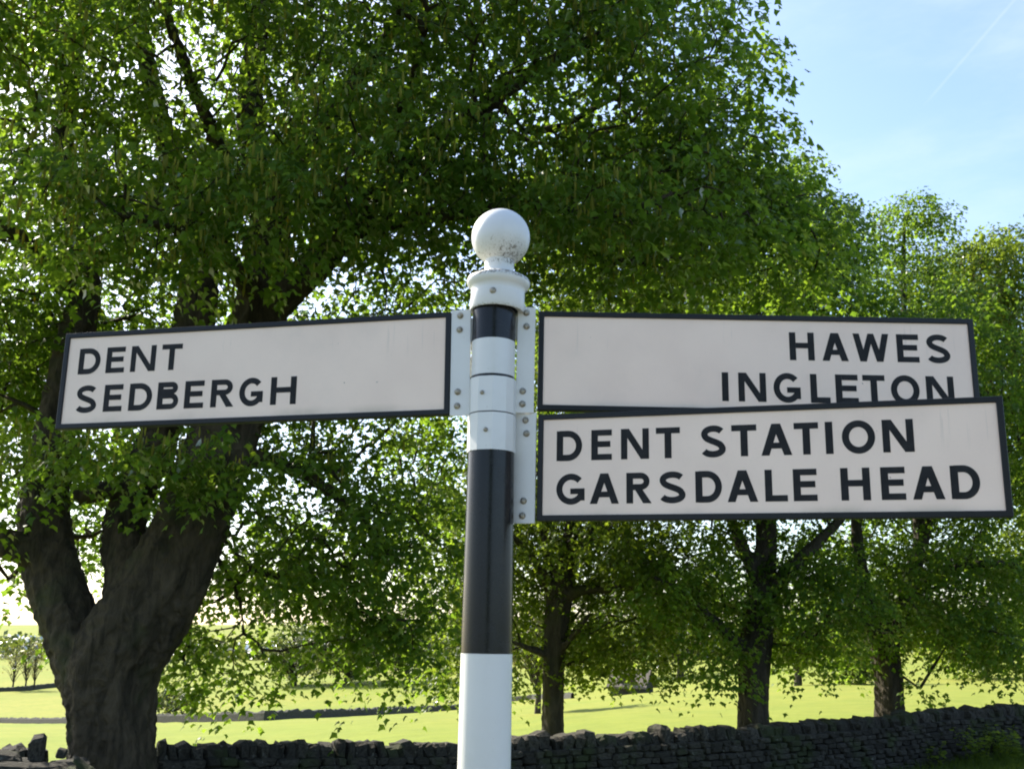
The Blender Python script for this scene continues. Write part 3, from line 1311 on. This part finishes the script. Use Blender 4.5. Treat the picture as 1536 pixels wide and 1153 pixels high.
        v = cen + rad_v * f[:, None]
        nv = len(v)
        endc = v[-k:].mean(0)
        v = np.vstack([v, v[:k].mean(0), endc])
        SV.append(v)
        faces = [tuple(x) for x in q + off]
        for i in range(k):
            faces.append((off + nv, off + (i + 1) % k, off + i))
            faces.append((off + nv + 1, off + nv - k + i, off + nv - k + (i + 1) % k))
        SQ += faces
        off += nv + 2
    tr = link('trunk', mesh_py('trunk', np.vstack(SV), SQ, bmat, True), root)
    if fused:
        rm = tr.modifiers.new('fuse', 'REMESH')
        rm.mode = 'VOXEL'
        rm.voxel_size = 0.03 if paths[0][0][1] < 18 else 0.05
        rm.use_smooth_shade = True
        sm = tr.modifiers.new('soften', 'SMOOTH')
        sm.factor = .5
        sm.iterations = 2
        tx = bpy.data.textures.get('bark_relief') or bpy.data.textures.new('bark_relief', 'CLOUDS')
        tx.noise_scale = 0.11
        tx.noise_depth = 3
        dm = tr.modifiers.new('bark', 'DISPLACE')
        dm.texture = tx
        dm.strength = 0.09 if paths[0][0][1] < 18 else 0.05
        dm.mid_level = 0.5
    link('branches', mesh_np('branches', V, Q, bmat, True), root, kind='stuff')
    # leaves
    T = np.array(tips)
    nt = len(T)
    ends = A[T]
    parp = A[par[T]]
    cnt = g.poisson(per, nt)
    idx = np.repeat(np.arange(nt), cnt)
    m = len(idx)
    u = g.uniform(0, 1, m)
    sub = np.clip(g.normal(size=(nt * 5, 3)), -1.7, 1.7) * np.array([spread * 1.1, spread * 1.1, spread * .42])
    off3 = sub[idx * 5 + g.integers(0, 5, m)] + g.normal(size=(m, 3)) * np.array([.36, .36, .22]) * spread
    hr = np.linalg.norm(off3[:, :2], axis=1)
    off3[:, 2] -= .34 * hr ** 2 / max(spread, .05)
    LP = ends[idx] * (1 - .35 * u[:, None]) + parp[idx] * (.35 * u[:, None]) + off3
    tip = off3 * np.array([1, 1, .2]) + g.normal(size=(m, 3)) * spread * .5
    tip /= np.linalg.norm(tip, axis=1, keepdims=True) + 1e-9
    tip[:, 2] -= droop + g.uniform(0, .5, m)
    nor = np.tile([0, 0, 1.0], (m, 1)) + g.normal(size=(m, 3)) * .38 + tip * np.array([.4, .4, 0])
    size = (.5 + .75 * g.beta(2, 2, m)) * lsize
    ok = LP[:, 2] > gz(LP[:, 0], LP[:, 1]) + .5
    if cull:
        ok &= clear_of_sun(LP, .85)
    LP, tip, nor, size = LP[ok], tip[ok], nor[ok], size[ok]
    v, t = scatter(leaf, LP - base, size, tip, nor)
    link('crown', mesh_np('crown', v, t, lmat), root, kind='stuff')
    ntri = len(t)
    if tassels:
        q = proj(ends)
        front_ = (q[:, 1] < 700) & (q[:, 0] > -150) & (q[:, 0] < 1020)
        cand = np.where(front_)[0]
        w = np.exp(-(ends[cand, 1] - ends[cand, 1].min()) / 3.0)
        w /= w.sum()
        pick = g.choice(cand, size=tassels, p=w)
        tp = ends[pick] + g.normal(size=(tassels, 3)) * np.array([spread, spread, spread * .35]) - np.array([0, 0, .06])
        if cull:
            tp = tp[clear_of_sun(tp, .85)]
        k = len(tp)
        v, t = scatter('tassel', tp - base, g.uniform(.10, .19, k), np.stack([g.normal(size=k), g.normal(size=k), np.zeros(k)], 1), np.tile([0, 0, 1.0], (k, 1)) + g.normal(size=(k, 3)) * .05)
        link('flower_tassels', mesh_np('flower_tassels', v, t, M_TASSEL), root, kind='stuff')
        ntri += len(t)
    print('TREE', name, 'clusters', nt, 'tris', ntri + len(Q) * 2)
    return root


G_ROW = 'sycamores along the stone wall'
# the big sycamore on the left
make_tree('sycamore_tree', 'huge old sycamore with a forked trunk, standing in the wall on the left', None, stems=[
    [(168, 1215, 14.0, 146), (164, 1150, 14.0, 122), (162, 1080, 14.0, 122), (166, 1000, 14.0, 134), (198, 945, 14.0, 136), (243, 880, 14.0, 126), (285, 800, 14.0, 112), (315, 720, 14.0, 108), (345, 640, 14.0, 104),
     (372, 540, 13.9, 98), (392, 455, 13.8, 88), (405, 380, 13.8, 72), (398, 290, 13.9, 58), (375, 180, 14.0, 46), (385, 60, 14.2, 38), (410, -90, 14.5, 28), (430, -260, 14.8, 16)],
    [(142, 1050, 14.0, 84), (116, 960, 14.1, 84), (92, 890, 14.2, 84), (72, 820, 14.3, 82), (68, 740, 14.4, 72), (82, 640, 14.5, 60), (105, 540, 14.6, 56), (128, 440, 14.7, 50), (118, 330, 14.7, 42), (95, 220, 14.8, 36), (110, 90, 15, 30), (120, -80, 15, 20)],
    [(205, 930, 14.1, 100), (200, 860, 14.3, 84), (186, 790, 14.5, 66), (210, 715, 14.6, 62), (248, 630, 14.6, 58), (285, 520, 14.6, 66), (300, 430, 14.6, 62), (290, 330, 14.8, 46), (245, 200, 15, 36), (215, 60, 15.2, 28), (200, -100, 15.3, 18)],
    [(78, 850, 14.3, 62), (40, 825, 14.1, 50), (-10, 810, 13.9, 46), (-90, 770, 13.6, 38), (-180, 690, 13.3, 24)],
    [(395, 470, 13.8, 62), (448, 420, 13.6, 58), (505, 362, 13.4, 50), (560, 300, 13.2, 40), (640, 225, 13.1, 32), (740, 150, 13.0, 26), (850, 80, 13.0, 20), (960, 20, 13.0, 14)],
    [(520, 350, 13.4, 34), (600, 330, 13.0, 28), (700, 318, 12.6, 24), (800, 305, 12.4, 20), (900, 325, 12.2, 16), (1010, 290, 12.2, 12)],
    [(400, 330, 13.8, 40), (455, 240, 13.4, 34), (520, 140, 13.2, 28), (590, 40, 13.2, 22), (650, -80, 13.4, 14)],
    [(300, 430, 14.6, 40), (345, 300, 14.0, 30), (325, 215, 13.2, 26), (290, 130, 12.6, 22), (250, 20, 12.2, 16)],
    [(120, 440, 14.7, 34), (60, 380, 14.2, 28), (-10, 330, 13.6, 24), (-120, 260, 13.2, 16)],
    [(392, 455, 13.8, 40), (350, 400, 12.8, 32), (300, 360, 11.9, 26), (240, 335, 11.1, 20), (170, 320, 10.4, 13)],
    [(330, 690, 14.0, 40), (400, 690, 14.6, 26), (470, 720, 15.2, 20), (540, 775, 15.7, 14), (590, 840, 16.0, 9)],
    [(300, 790, 14.4, 12), (335, 850, 14.9, 9), (360, 900, 15.3, 7), (365, 950, 15.6, 5)],
    [(215, 720, 14.6, 34), (160, 735, 14.2, 30), (118, 742, 14.3, 30)],
], lobes=[
    (330, 90, 14.0, 430, 300, 4.6, 1.75), (840, 110, 13.2, 310, 240, 3.6, 1.15), (430, -330, 14.6, 520, 300, 5.0, 1.0), (-40, 230, 14.2, 300, 330, 4.5, 1.05),
    (930, 360, 12.6, 240, 70, 2.4, .40), (230, 310, 10.9, 320, 90, 1.6, .30), (580, 245, 12.0, 230, 110, 2.0, .60), (230, 680, 12.6, 210, 45, 1.0, .20),
    (470, 770, 15.2, 160, 120, 1.8, .36), (345, 995, 15.6, 95, 55, 1.0, .12), (600, 830, 16.0, 95, 130, 1.4, .26), (480, 930, 16.0, 130, 45, 1.0, .09), (25, 700, 13.8, 90, 80, 1.2, .10), (10, 870, 15.0, 50, 35, .8, .025),
    (590, 965, 16.2, 90, 55, 1.0, .14), (90, 965, 15.5, 25, 25, .5, .012),
    (620, 520, 16.2, 150, 120, 1.4, .22), (620, 400, 16.0, 120, 50, 1.0, .10), (1010, 300, 14.5, 200, 130, 2.4, .85), (1150, 370, 15.5, 130, 85, 1.8, .42), (1080, 180, 14.5, 90, 110, 2.0, .32), (655, 690, 17.4, 70, 70, 1.0, .14), (640, 620, 17.4, 80, 60, 1.0, .10), (140, 740, 17.6, 190, 120, 1.0, .30), (110, 560, 17.2, 160, 120, 1.2, .26), (330, 480, 17.2, 220, 120, 1.3, .30), (40, 490, 15.5, 120, 120, 1.6, .22), (30, 620, 15.8, 90, 90, 1.5, .12), (400, 640, 15.6, 170, 70, 1.4, .22), (330, 900, 16.2, 60, 45, .9, .06), (420, 860, 16.2, 120, 60, 1.2, .12), (420, -460, 8.6, 620, 260, 2.4, .42), (-150, -200, 9.5, 330, 200, 2.2, .2),
], n_clu=6700, per=44, leaf='lobe', lsize=0.122, spread=0.27, lmat=M_LEAF, bmat=M_BARK, seed=11, min_d=0.34, tassels=7000, cull=True)

make_tree('sycamore_tree', 'slender sycamore behind the wall, just right of the signpost shaft', G_ROW, stems=[
    [(832, 1135, 24.5, 40), (830, 1090, 24.5, 33), (830, 1020, 24.5, 33), (832, 960, 24.5, 36), (838, 900, 24.5, 40), (850, 840, 24.5, 26), (860, 770, 24.5, 22), (868, 660, 24.6, 18), (880, 520, 24.8, 14), (890, 380, 25, 9)],
    [(836, 915, 24.5, 22), (815, 860, 24.2, 15), (790, 825, 24.0, 12), (765, 800, 23.8, 9)],
    [(838, 905, 24.5, 22), (868, 885, 24.2, 18), (910, 884, 24, 14), (955, 880, 23.8, 12), (1000, 895, 23.5, 8)],
    [(832, 985, 24.5, 14), (800, 975, 24.1, 10), (770, 962, 23.8, 7)],
    [(835, 985, 24.5, 13), (862, 950, 24.0, 9), (885, 920, 23.8, 7)],
    [(840, 890, 24.5, 20), (815, 790, 25, 15), (790, 690, 25.4, 12), (760, 580, 25.6, 8)],
], lobes=[
    (880, 660, 24.8, 200, 230, 4.5, 1.2), (770, 900, 25.8, 80, 90, 1.6, .30), (920, 920, 25.6, 110, 75, 1.5, .32), (880, 430, 25, 170, 130, 3.5, .6), (960, 968, 23.8, 50, 32, 1.2, .07), (700, 820, 25, 90, 130, 2.4, .36),
    (700, 990, 24.2, 70, 45, 1.5, .13), (870, 975, 24, 55, 36, 1.4, .09), (890, 800, 25.8, 120, 60, 1.6, .22), (960, 830, 23.0, 70, 40, .9, .10),
], n_clu=2250, per=50, leaf='lobe', lsize=0.13, spread=0.33, lmat=M_LEAF2, bmat=M_BARK2, seed=21, min_d=0.38, tassels=0)

make_tree('sycamore_tree', 'stout sycamore behind the wall below the lower right finger board', G_ROW, stems=[
    [(1134, 1125, 24.0, 56), (1132, 1080, 24.0, 47), (1132, 1030, 24.0, 45), (1132, 985, 24.0, 50), (1138, 930, 24.0, 44), (1146, 860, 24.2, 36), (1150, 790, 24.4, 32), (1150, 680, 24.6, 26), (1140, 540, 24.8, 20), (1130, 400, 25, 14), (1120, 290, 25, 8)],
    [(1128, 990, 24.0, 30), (1095, 955, 23.6, 20), (1065, 925, 23.3, 16), (1020, 885, 23.0, 11), (980, 865, 22.7, 7)],
    [(1142, 900, 24.0, 30), (1185, 855, 23.8, 24), (1225, 815, 23.6, 18), (1270, 770, 23.5, 13), (1320, 730, 23.4, 8)],
    [(1142, 880, 24, 24), (1105, 800, 24.4, 18), (1070, 700, 24.8, 14), (1030, 560, 25, 9)],
    [(1145, 640, 24.6, 20), (1200, 520, 24.6, 15), (1235, 400, 24.6, 10), (1240, 320, 24.6, 6)],
], lobes=[
    (1120, 430, 24.8, 180, 210, 4.2, 1.2), (1120, 860, 25.2, 180, 88, 2.0, .70), (1040, 880, 22.4, 90, 60, 1.0, .16), (1240, 900, 23.2, 90, 70, 1.2, .18), (1060, 972, 23.2, 55, 46, 1.2, .13), (1150, 650, 24.5, 230, 120, 4.0, .9), (1225, 370, 24.8, 60, 85, 2.0, .24), (1185, 962, 24.6, 45, 26, 1.2, .06), (1185, 275, 25.5, 50, 60, 1.6, .14), (1050, 560, 19.5, 330, 80, 1.6, .3),
], n_clu=2600, per=50, leaf='lobe', lsize=0.13, spread=0.33, lmat=M_LEAF, bmat=M_BARK2, seed=31, min_d=0.38)

make_tree('sycamore_tree', 'broad sycamore behind the wall, rightmost of the trunks', G_ROW, stems=[
    [(1338, 1110, 26.0, 52), (1336, 1060, 26.0, 43), (1334, 1010, 26.0, 42), (1322, 965, 26.0, 44), (1308, 930, 26.0, 34), (1296, 880, 26.0, 24), (1285, 800, 26, 18), (1290, 690, 26, 14), (1300, 560, 26, 10)],
    [(1330, 975, 26.0, 32), (1350, 915, 26.2, 28), (1375, 840, 26.4, 24), (1400, 740, 26.6, 20), (1420, 600, 26.8, 15), (1430, 480, 27, 9)],
    [(1312, 945, 26, 22), (1275, 935, 25.6, 15), (1235, 938, 25.2, 11), (1195, 955, 25, 7)],
    [(1355, 900, 26.2, 22), (1410, 860, 25.8, 17), (1470, 845, 25.4, 14), (1540, 850, 25, 10)],
    [(1380, 820, 26.4, 18), (1370, 680, 27, 15), (1358, 520, 27.5, 12), (1355, 400, 28, 8), (1358, 320, 28, 5)],
], lobes=[
    (1400, 610, 26.5, 210, 190, 4.5, 1.2), (1420, 880, 27.4, 170, 85, 2.0, .70), (1440, 872, 24.4, 120, 75, 1.2, .34), (1355, 338, 28, 62, 50, 1.8, .42), (1290, 850, 27.6, 100, 80, 1.6, .3), (1490, 968, 24.6, 75, 28, 1.2, .10), (1360, 440, 27.5, 110, 60, 2.2, .3),
    (1255, 958, 26.5, 80, 26, 1.8, .10), (1385, 1030, 25, 22, 16, .6, .015),
], n_clu=2650, per=50, leaf='lobe', lsize=0.135, spread=0.34, lmat=M_LEAF, bmat=M_BARK2, seed=41, min_d=0.40)

make_tree('sycamore_tree', 'pale green tree at the right edge, rising beside the upper finger board', G_ROW, stems=[
    [(1600, 1085, 30.0, 46), (1598, 1000, 30.0, 40), (1585, 900, 30.0, 36), (1565, 800, 30, 30), (1545, 690, 30, 24), (1525, 570, 30, 17), (1505, 460, 30, 11), (1495, 380, 30, 6)],
    [(1560, 780, 30, 20), (1500, 660, 29.6, 15), (1455, 550, 29.4, 11), (1425, 450, 29.2, 6)],
    [(1555, 750, 30, 20), (1620, 620, 30, 15), (1660, 500, 30, 9)],
], lobes=[
    (1430, 415, 29.4, 95, 60, 2.4, .42), (1500, 410, 30, 75, 75, 2.4, .36), (1530, 560, 30, 140, 120, 3.4, .8), (1600, 800, 30, 160, 150, 3.5, .6), (1650, 500, 30, 120, 130, 3, .4),
], n_clu=1750, per=48, leaf='lobe', lsize=0.14, spread=0.34, lmat=M_LEAF2, bmat=M_BARK2, seed=51, min_d=0.42)


# ------------------------------------------------------------------ far field
def small_tree(name, label, px, py_base, py_top, w_px, trunk_px, seed, lmat, n_clu, per, lsize, spread, cat='tree', bare=0.25, flat=1.0, group=None):
    """a free-standing tree whose foot is where the picture's ray meets the ground"""
    p = ground_hit(px, py_base)
    y = p[1]
    sc_ = y / F * 1.03
    h = (py_base - py_top) * sc_
    w = w_px * sc_
    g = np.random.default_rng(seed)
    root = empty(name, p, label, cat, group)
    tr = trunk_px * sc_ / 2
    ch = []
    main = smooth_path([(0, 0, -.2, tr * 1.25), (0.01 * h, 0, .15 * h, tr), (g.normal() * .03 * h, g.normal() * .03 * h, .45 * h, tr * .75), (g.normal() * .05 * h, g.normal() * .05 * h, .92 * h, tr * .15)], h / 12)
    ch.append((main[:, :3], main[:, 3]))
    C = []
    for _ in range(n_clu):
        d = g.normal(size=3)
        d /= np.linalg.norm(d)
        rr = g.uniform(.15, 1) ** .5
        C.append(d * rr * np.array([w / 2, w / 2 * flat, h * (1 - bare) / 2]) + np.array([0, 0, h * (bare + (1 - bare) / 2)]))
    C = np.array(C)
    for c in C[::max(1, n_clu // 60)]:
        k = int(np.clip((c[2] / h - .25) * len(main), 2, len(main) - 2))
        a = main[k, :3]
        m_ = (a + c) / 2 + np.array([0, 0, .05 * h])
        r_ = main[k, 3] * .4
        ch.append((np.array([a, m_, c]), np.array([r_, r_ * .7, r_ * .25])))
    v, q = tubes(ch, lambda r: 7 if r >= tr * .9 else 4)
    link('trunk', mesh_np('trunk', v, q, M_BARK2, True), root)
    idx = np.repeat(np.arange(len(C)), per)
    LP = C[idx] + g.normal(size=(len(idx), 3)) * spread
    LP[:, 2] = np.maximum(LP[:, 2], .05)
    tip = g.normal(size=LP.shape)
    tip[:, 2] -= .4
    nor = g.normal(size=LP.shape) * .5 + np.array([0, 0, 1])
    v, t = scatter('kite', LP, g.uniform(.6, 1.2, len(LP)) * lsize, tip, nor)
    link('crown', mesh_np('crown', v, t, lmat), root, kind='stuff')
    return root


FT = small_tree
FT('hedgerow_tree', 'dark bushy tree beyond the far wall, under the tall gap of sky', 520, 1026, 925, 130, 9, 61, M_FARLEAF, 150, 40, .75, .75, bare=.02)
FT('hedgerow_tree', 'lighter tree with a pointed top behind the dark bush', 505, 1022, 900, 70, 6, 62, M_FARLEAF, 70, 30, .8, .7, bare=.1)
FT('hedgerow_tree', 'round dark tree left of the far dark bush', 440, 1028, 940, 110, 8, 63, M_FARLEAF, 120, 36, .75, .75, bare=.02)
FT('hedgerow_tree', 'dark tree behind the drooping leaves left of the shaft', 610, 1024, 920, 120, 9, 64, M_FARLEAF, 130, 36, .75, .75, bare=.03)
FT('field_shrub', 'small dark shrub beside the big trunk against the far wall', 262, 1072, 1036, 55, 3, 65, M_FARLEAF, 60, 24, .55, .4, 'shrub', .0)
FT('field_tree', 'thin young tree in the field just left of the slender trunk', 806, 1070, 930, 100, 8, 66, M_PALELEAF, 70, 26, .32, .5, bare=.42)
FT('field_tree', 'small tree in the field between the two right trunks', 1197, 1028, 900, 120, 10, 67, M_LEAF2, 90, 26, .36, .6, bare=.30)
FT('field_bush', 'green bush in the field left of the rightmost trunk', 1290, 1026, 960, 110, 4, 68, M_LEAF2, 80, 26, .4, .5, 'bush', .0)
FT('field_bush', 'large bush in the field behind the right end of the wall', 1480, 1018, 920, 190, 5, 69, M_LEAF2, 140, 26, .45, .6, 'bush', .0)
FT('field_tree', 'dark tree behind the old barn', 925, 1022, 880, 160, 9, 70, M_FARLEAF, 120, 36, .6, .7, bare=.05)
FT('field_tree', 'tree beyond the barn, seen between the slender and the stout trunk', 1020, 1018, 870, 150, 9, 76, M_FARLEAF, 120, 36, .6, .7, bare=.08)
for i, (px, pb, pt, w, lb) in enumerate(((18, 1036, 968, 40, 'leftmost thin bare tree on the far field edge'), (37, 1035, 964, 34, 'middle thin bare tree on the far field edge'),
                                        (50, 1034, 966, 36, 'thin bare tree nearest the big trunk on the far field edge'))):
    FT('bare_tree', lb, px, pb, pt, w, 2.2, 71 + i, M_PALELEAF, 46, 5, .5, .6, bare=.28, group='thin bare trees on the far field edge')


def stone_line(name, label, pts, hgt, thick, seed, mat=M_FARSTONE):
    """a distant field wall following the ground through picture points at its foot"""
    g = np.random.default_rng(seed)
    P = [ground_hit(*q) for q in pts]
    P = np.array(P)
    seg = np.linalg.norm(np.diff(P[:, :2], axis=0), axis=1)
    s = np.concatenate([[0], np.cumsum(seg)])
    ss = np.arange(0, s[-1], max(s[-1] / 420, .35))
    X, Y = np.interp(ss, s, P[:, 0]), np.interp(ss, s, P[:, 1])
    base = np.array([X.mean(), Y.mean(), float(gz(X.mean(), Y.mean()))])
    V, Fc = [], []
    dx, dy = np.gradient(X), np.gradient(Y)
    nl = np.hypot(dx, dy)
    nx_, ny_ = -dy / nl, dx / nl
    jj = g.uniform(-.14, .14, len(ss))
    for i in range(len(ss)):
        z = float(gz(X[i], Y[i]))
        for o_, zz in ((-thick / 2, -.4), (-thick * .36, hgt * .8), (-thick * .2, hgt + jj[i]), (thick * .2, hgt + jj[i] * .6), (thick * .5, -.4)):
            V.append((X[i] + nx_[i] * o_ - base[0], Y[i] + ny_[i] * o_ - base[1], z + zz - base[2]))
    n = len(ss)
    for i in range(n - 1):
        for j in range(4):
            Fc.append((i * 5 + j, (i + 1) * 5 + j, (i + 1) * 5 + j + 1, i * 5 + j + 1))
    return link(name, mesh_py(name, V, Fc, mat), label=label, cat='wall', loc=base, kind='thing')


stone_line('field_wall', 'long dark field wall crossing the sunlit pasture behind the big trunk',
           [(-140, 1084), (0, 1084), (220, 1083), (400, 1080), (560, 1072), (690, 1063), (745, 1058)], 0.75, .6, 81)
stone_line('field_wall', 'short distant wall rising behind the slender trunk', [(745, 1054), (800, 1048), (860, 1047)], 0.7, .6, 82)
stone_line('field_wall', 'farthest wall with scrub on the left field edge', [(-160, 1040), (-40, 1038), (40, 1035), (110, 1028), (170, 1026)], 1.1, .9, 83)


def far_wood():
    g = np.random.default_rng(5)
    V, T = [], []
    LP = []
    for px in np.arange(-260, 1800, 7):
        p = ground_hit(px, 985 + 3 * math.sin(px * .02), 300, 2600)
        h = (17 + 5 * math.sin(px * .013) + g.uniform(-3, 3)) * p[1] / 900
        for _ in range(46):
            LP.append(p + np.array([g.normal() * 5, g.normal() * 8, g.uniform(.05, 1) * h]))
    LP = np.array(LP)
    base = LP.mean(0)
    v, t = scatter('kite', LP - base, g.uniform(1.6, 3.4, len(LP)), g.normal(size=LP.shape), g.normal(size=LP.shape) + np.array([0, -.6, .6]))
    link('distant_wood', mesh_np('distant_wood', v, t, M_FARLEAF), label='hazy far-off wood along the skyline', cat='wood', kind='stuff', loc=base)


far_wood()


def barn():
    p = ground_hit(948, 1040, 20, 400)
    k = p[1] / F
    w, d, hw, hr = 52 * k, 34 * k, 13 * k, 32 * k
    root = empty('barn', p, 'old stone field barn with a slate roof, mostly hidden by leaves', 'barn')
    root.rotation_euler = (0, 0, -.5)
    g_ = box_vf(-w / 2, w / 2, -d / 2, d / 2, -1, hw)
    ga = ([(-w / 2, -d / 2, hw), (-w / 2, d / 2, hw), (-w / 2, 0, hr), (w / 2, -d / 2, hw), (w / 2, d / 2, hw), (w / 2, 0, hr)], [(0, 2, 1), (3, 4, 5)])
    link('stone_walling', mesh_py('stone_walling', *join_vf([g_, ga]), M_FARSTONE), root)
    e = .35
    for sgn, nm in ((-1, 'roof_slope'), (1, 'roof_slope')):
        y0 = sgn * (d / 2 + e)
        z0 = hw - e * (hr - hw) / (d / 2)
        V = [(-w / 2 - e, y0, z0), (w / 2 + e, y0, z0), (w / 2 + e, 0, hr + .02), (-w / 2 - e, 0, hr + .02)]
        V += [(x, y, z + .18) for x, y, z in V]
        Fc = [(0, 1, 2, 3), (4, 5, 6, 7), (0, 1, 5, 4), (1, 2, 6, 5), (2, 3, 7, 6), (3, 0, 4, 7)]
        link(nm, mesh_py(nm, V, Fc, M_SLATE), root)
    vf = box_vf(-.9, .9, -d / 2 - .04, -d / 2 - .01, 0, 2.2)
    link('doorway', mesh_py('doorway', *vf, M_BARK2), root)


barn()


# ------------------------------------------------------------------ verge plants
def weeds():
    g = np.random.default_rng(17)
    spots = [(1080, 1160, .4), (1120, 1157, .4), (1165, 1152, .30), (1205, 1150, .36), (1255, 1146, .30), (1290, 1152, .42), (1335, 1150, .34), (1372, 1143, .40), (1400, 1150, .46), (1440, 1139, .50), (1468, 1146, .62), (1500, 1136, .60), (1528, 1144, .55), (1440, 1120, .7), (1490, 1113, .8), (1530, 1108, .8), (1350, 1132, .4), (1240, 1158, .4)]
    spots = sorted(spots[::2] + [(1468, 1146, .62), (1500, 1136, .60)], key=lambda q: -q[0])
    nth = ('rightmost', 'second', 'third', 'fourth', 'fifth', 'sixth', 'seventh', 'eighth', 'ninth', 'tenth', 'eleventh', 'twelfth', 'thirteenth')
    for i, (px, py, h) in enumerate(spots):
        h *= 1.25
        lab = 'leafy green weed at the wall foot, ' + (nth[i] if i == 0 else nth[i] + ' from the right edge')
        p = ground_hit(px, py, 8, 60)
        root = empty('weed_plant', p, lab, 'plant', 'leafy weeds along the wall foot')
        ch, LP, TP = [], [], []
        for _ in range(int(g.integers(7, 12))):
            a = g.uniform(0, 6.28)
            l = g.uniform(.6, 1) * h
            b0 = np.array([g.normal() * .08, g.normal() * .08, -.03])
            tipp = b0 + np.array([math.cos(a) * .22 * l / .5, math.sin(a) * .22 * l / .5, l])
            midp = b0 * .5 + tipp * .5 + np.array([0, 0, .05])
            ch.append((np.array([b0, midp, tipp]), np.array([.006, .005, .002])))
            for t in np.linspace(.3, 1, 9):
                q = b0 * (1 - t) + tipp * t
                aa = g.uniform(0, 6.28)
                LP.append(q)
                TP.append((math.cos(aa), math.sin(aa), g.uniform(-.3, .5)))
        v, q = tubes(ch, lambda r: 3)
        link('stem', mesh_np('stem', v, q, M_WEED), root)
        LP, TP = np.array(LP), np.array(TP)
        v, t = scatter('kite', LP, g.uniform(.08, .15, len(LP)), TP, np.tile([0, 0, 1.], (len(LP), 1)) + g.normal(size=LP.shape) * .3)
        link('leaves', mesh_np('leaves', v, t, M_WEED), root, kind='stuff')


weeds()


def grass():
    g = np.random.default_rng(23)
    n = 26000
    s = g.uniform(2, WLEN + 6, n)
    d = -g.uniform(.3, 4.5, n) ** 1.0
    X = W0[0] + WD[0] * s + WN[0] * d
    Y = W0[1] + WD[1] * s + WN[1] * d
    Z = gz(X, Y)
    P = np.stack([X, Y, Z], 1)
    q = proj(P + np.array([0, 0, .2]))
    P = P[(q[:, 1] < 1200) & (q[:, 0] > 200) & (q[:, 0] < 1600)]
    n = len(P)
    l = g.uniform(.08, .26, n)
    a = g.uniform(0, 6.28, n)
    w = .006
    bend = np.stack([np.cos(a), np.sin(a), np.zeros(n)], 1) * (l * g.uniform(.2, .8, n))[:, None]
    side = np.stack([-np.sin(a), np.cos(a), np.zeros(n)], 1) * w
    z = np.array([0, 0, 1.0])
    v = np.stack([P - side - z * .03, P + side - z * .03, P + bend * .3 + z * l[:, None] * .6 + side * .8, P + bend * .3 + z * l[:, None] * .6 - side * .8, P + bend + z * l[:, None]], 1).reshape(-1, 3)
    k = (np.arange(n) * 5)[:, None]
    t = np.concatenate([k + np.array([[0, 1, 2]]), k + np.array([[0, 2, 3]]), k + np.array([[3, 2, 4]])])
    link('verge_grass', mesh_np('verge_grass', v, t, M_GRASS), label='rough grass on the shaded verge in front of the wall', cat='grass', kind='stuff')


grass()


# ------------------------------------------------------------------ trees across the road, behind the viewer (they show in the gloss of the shaft)
def copy_tree(src, loc, rz, label):
    c = src.copy()
    COL.objects.link(c)
    c.location = loc
    c.rotation_euler = (0, 0, rz)
    c['label'] = label
    for ch in src.children:
        k = ch.copy()
        COL.objects.link(k)
        k.parent = c
    return c


STOUT = [o for o in COL.objects if o.parent is None and str(o.get('label', '')).startswith('stout sycamore')][0]
for (x, y, rz, lb) in ((1.0, -20.0, 0.6, 'sycamore across the road, straight behind the viewer'),):
    t = copy_tree(STOUT, (x, y, float(gz(x, y))), rz, lb)
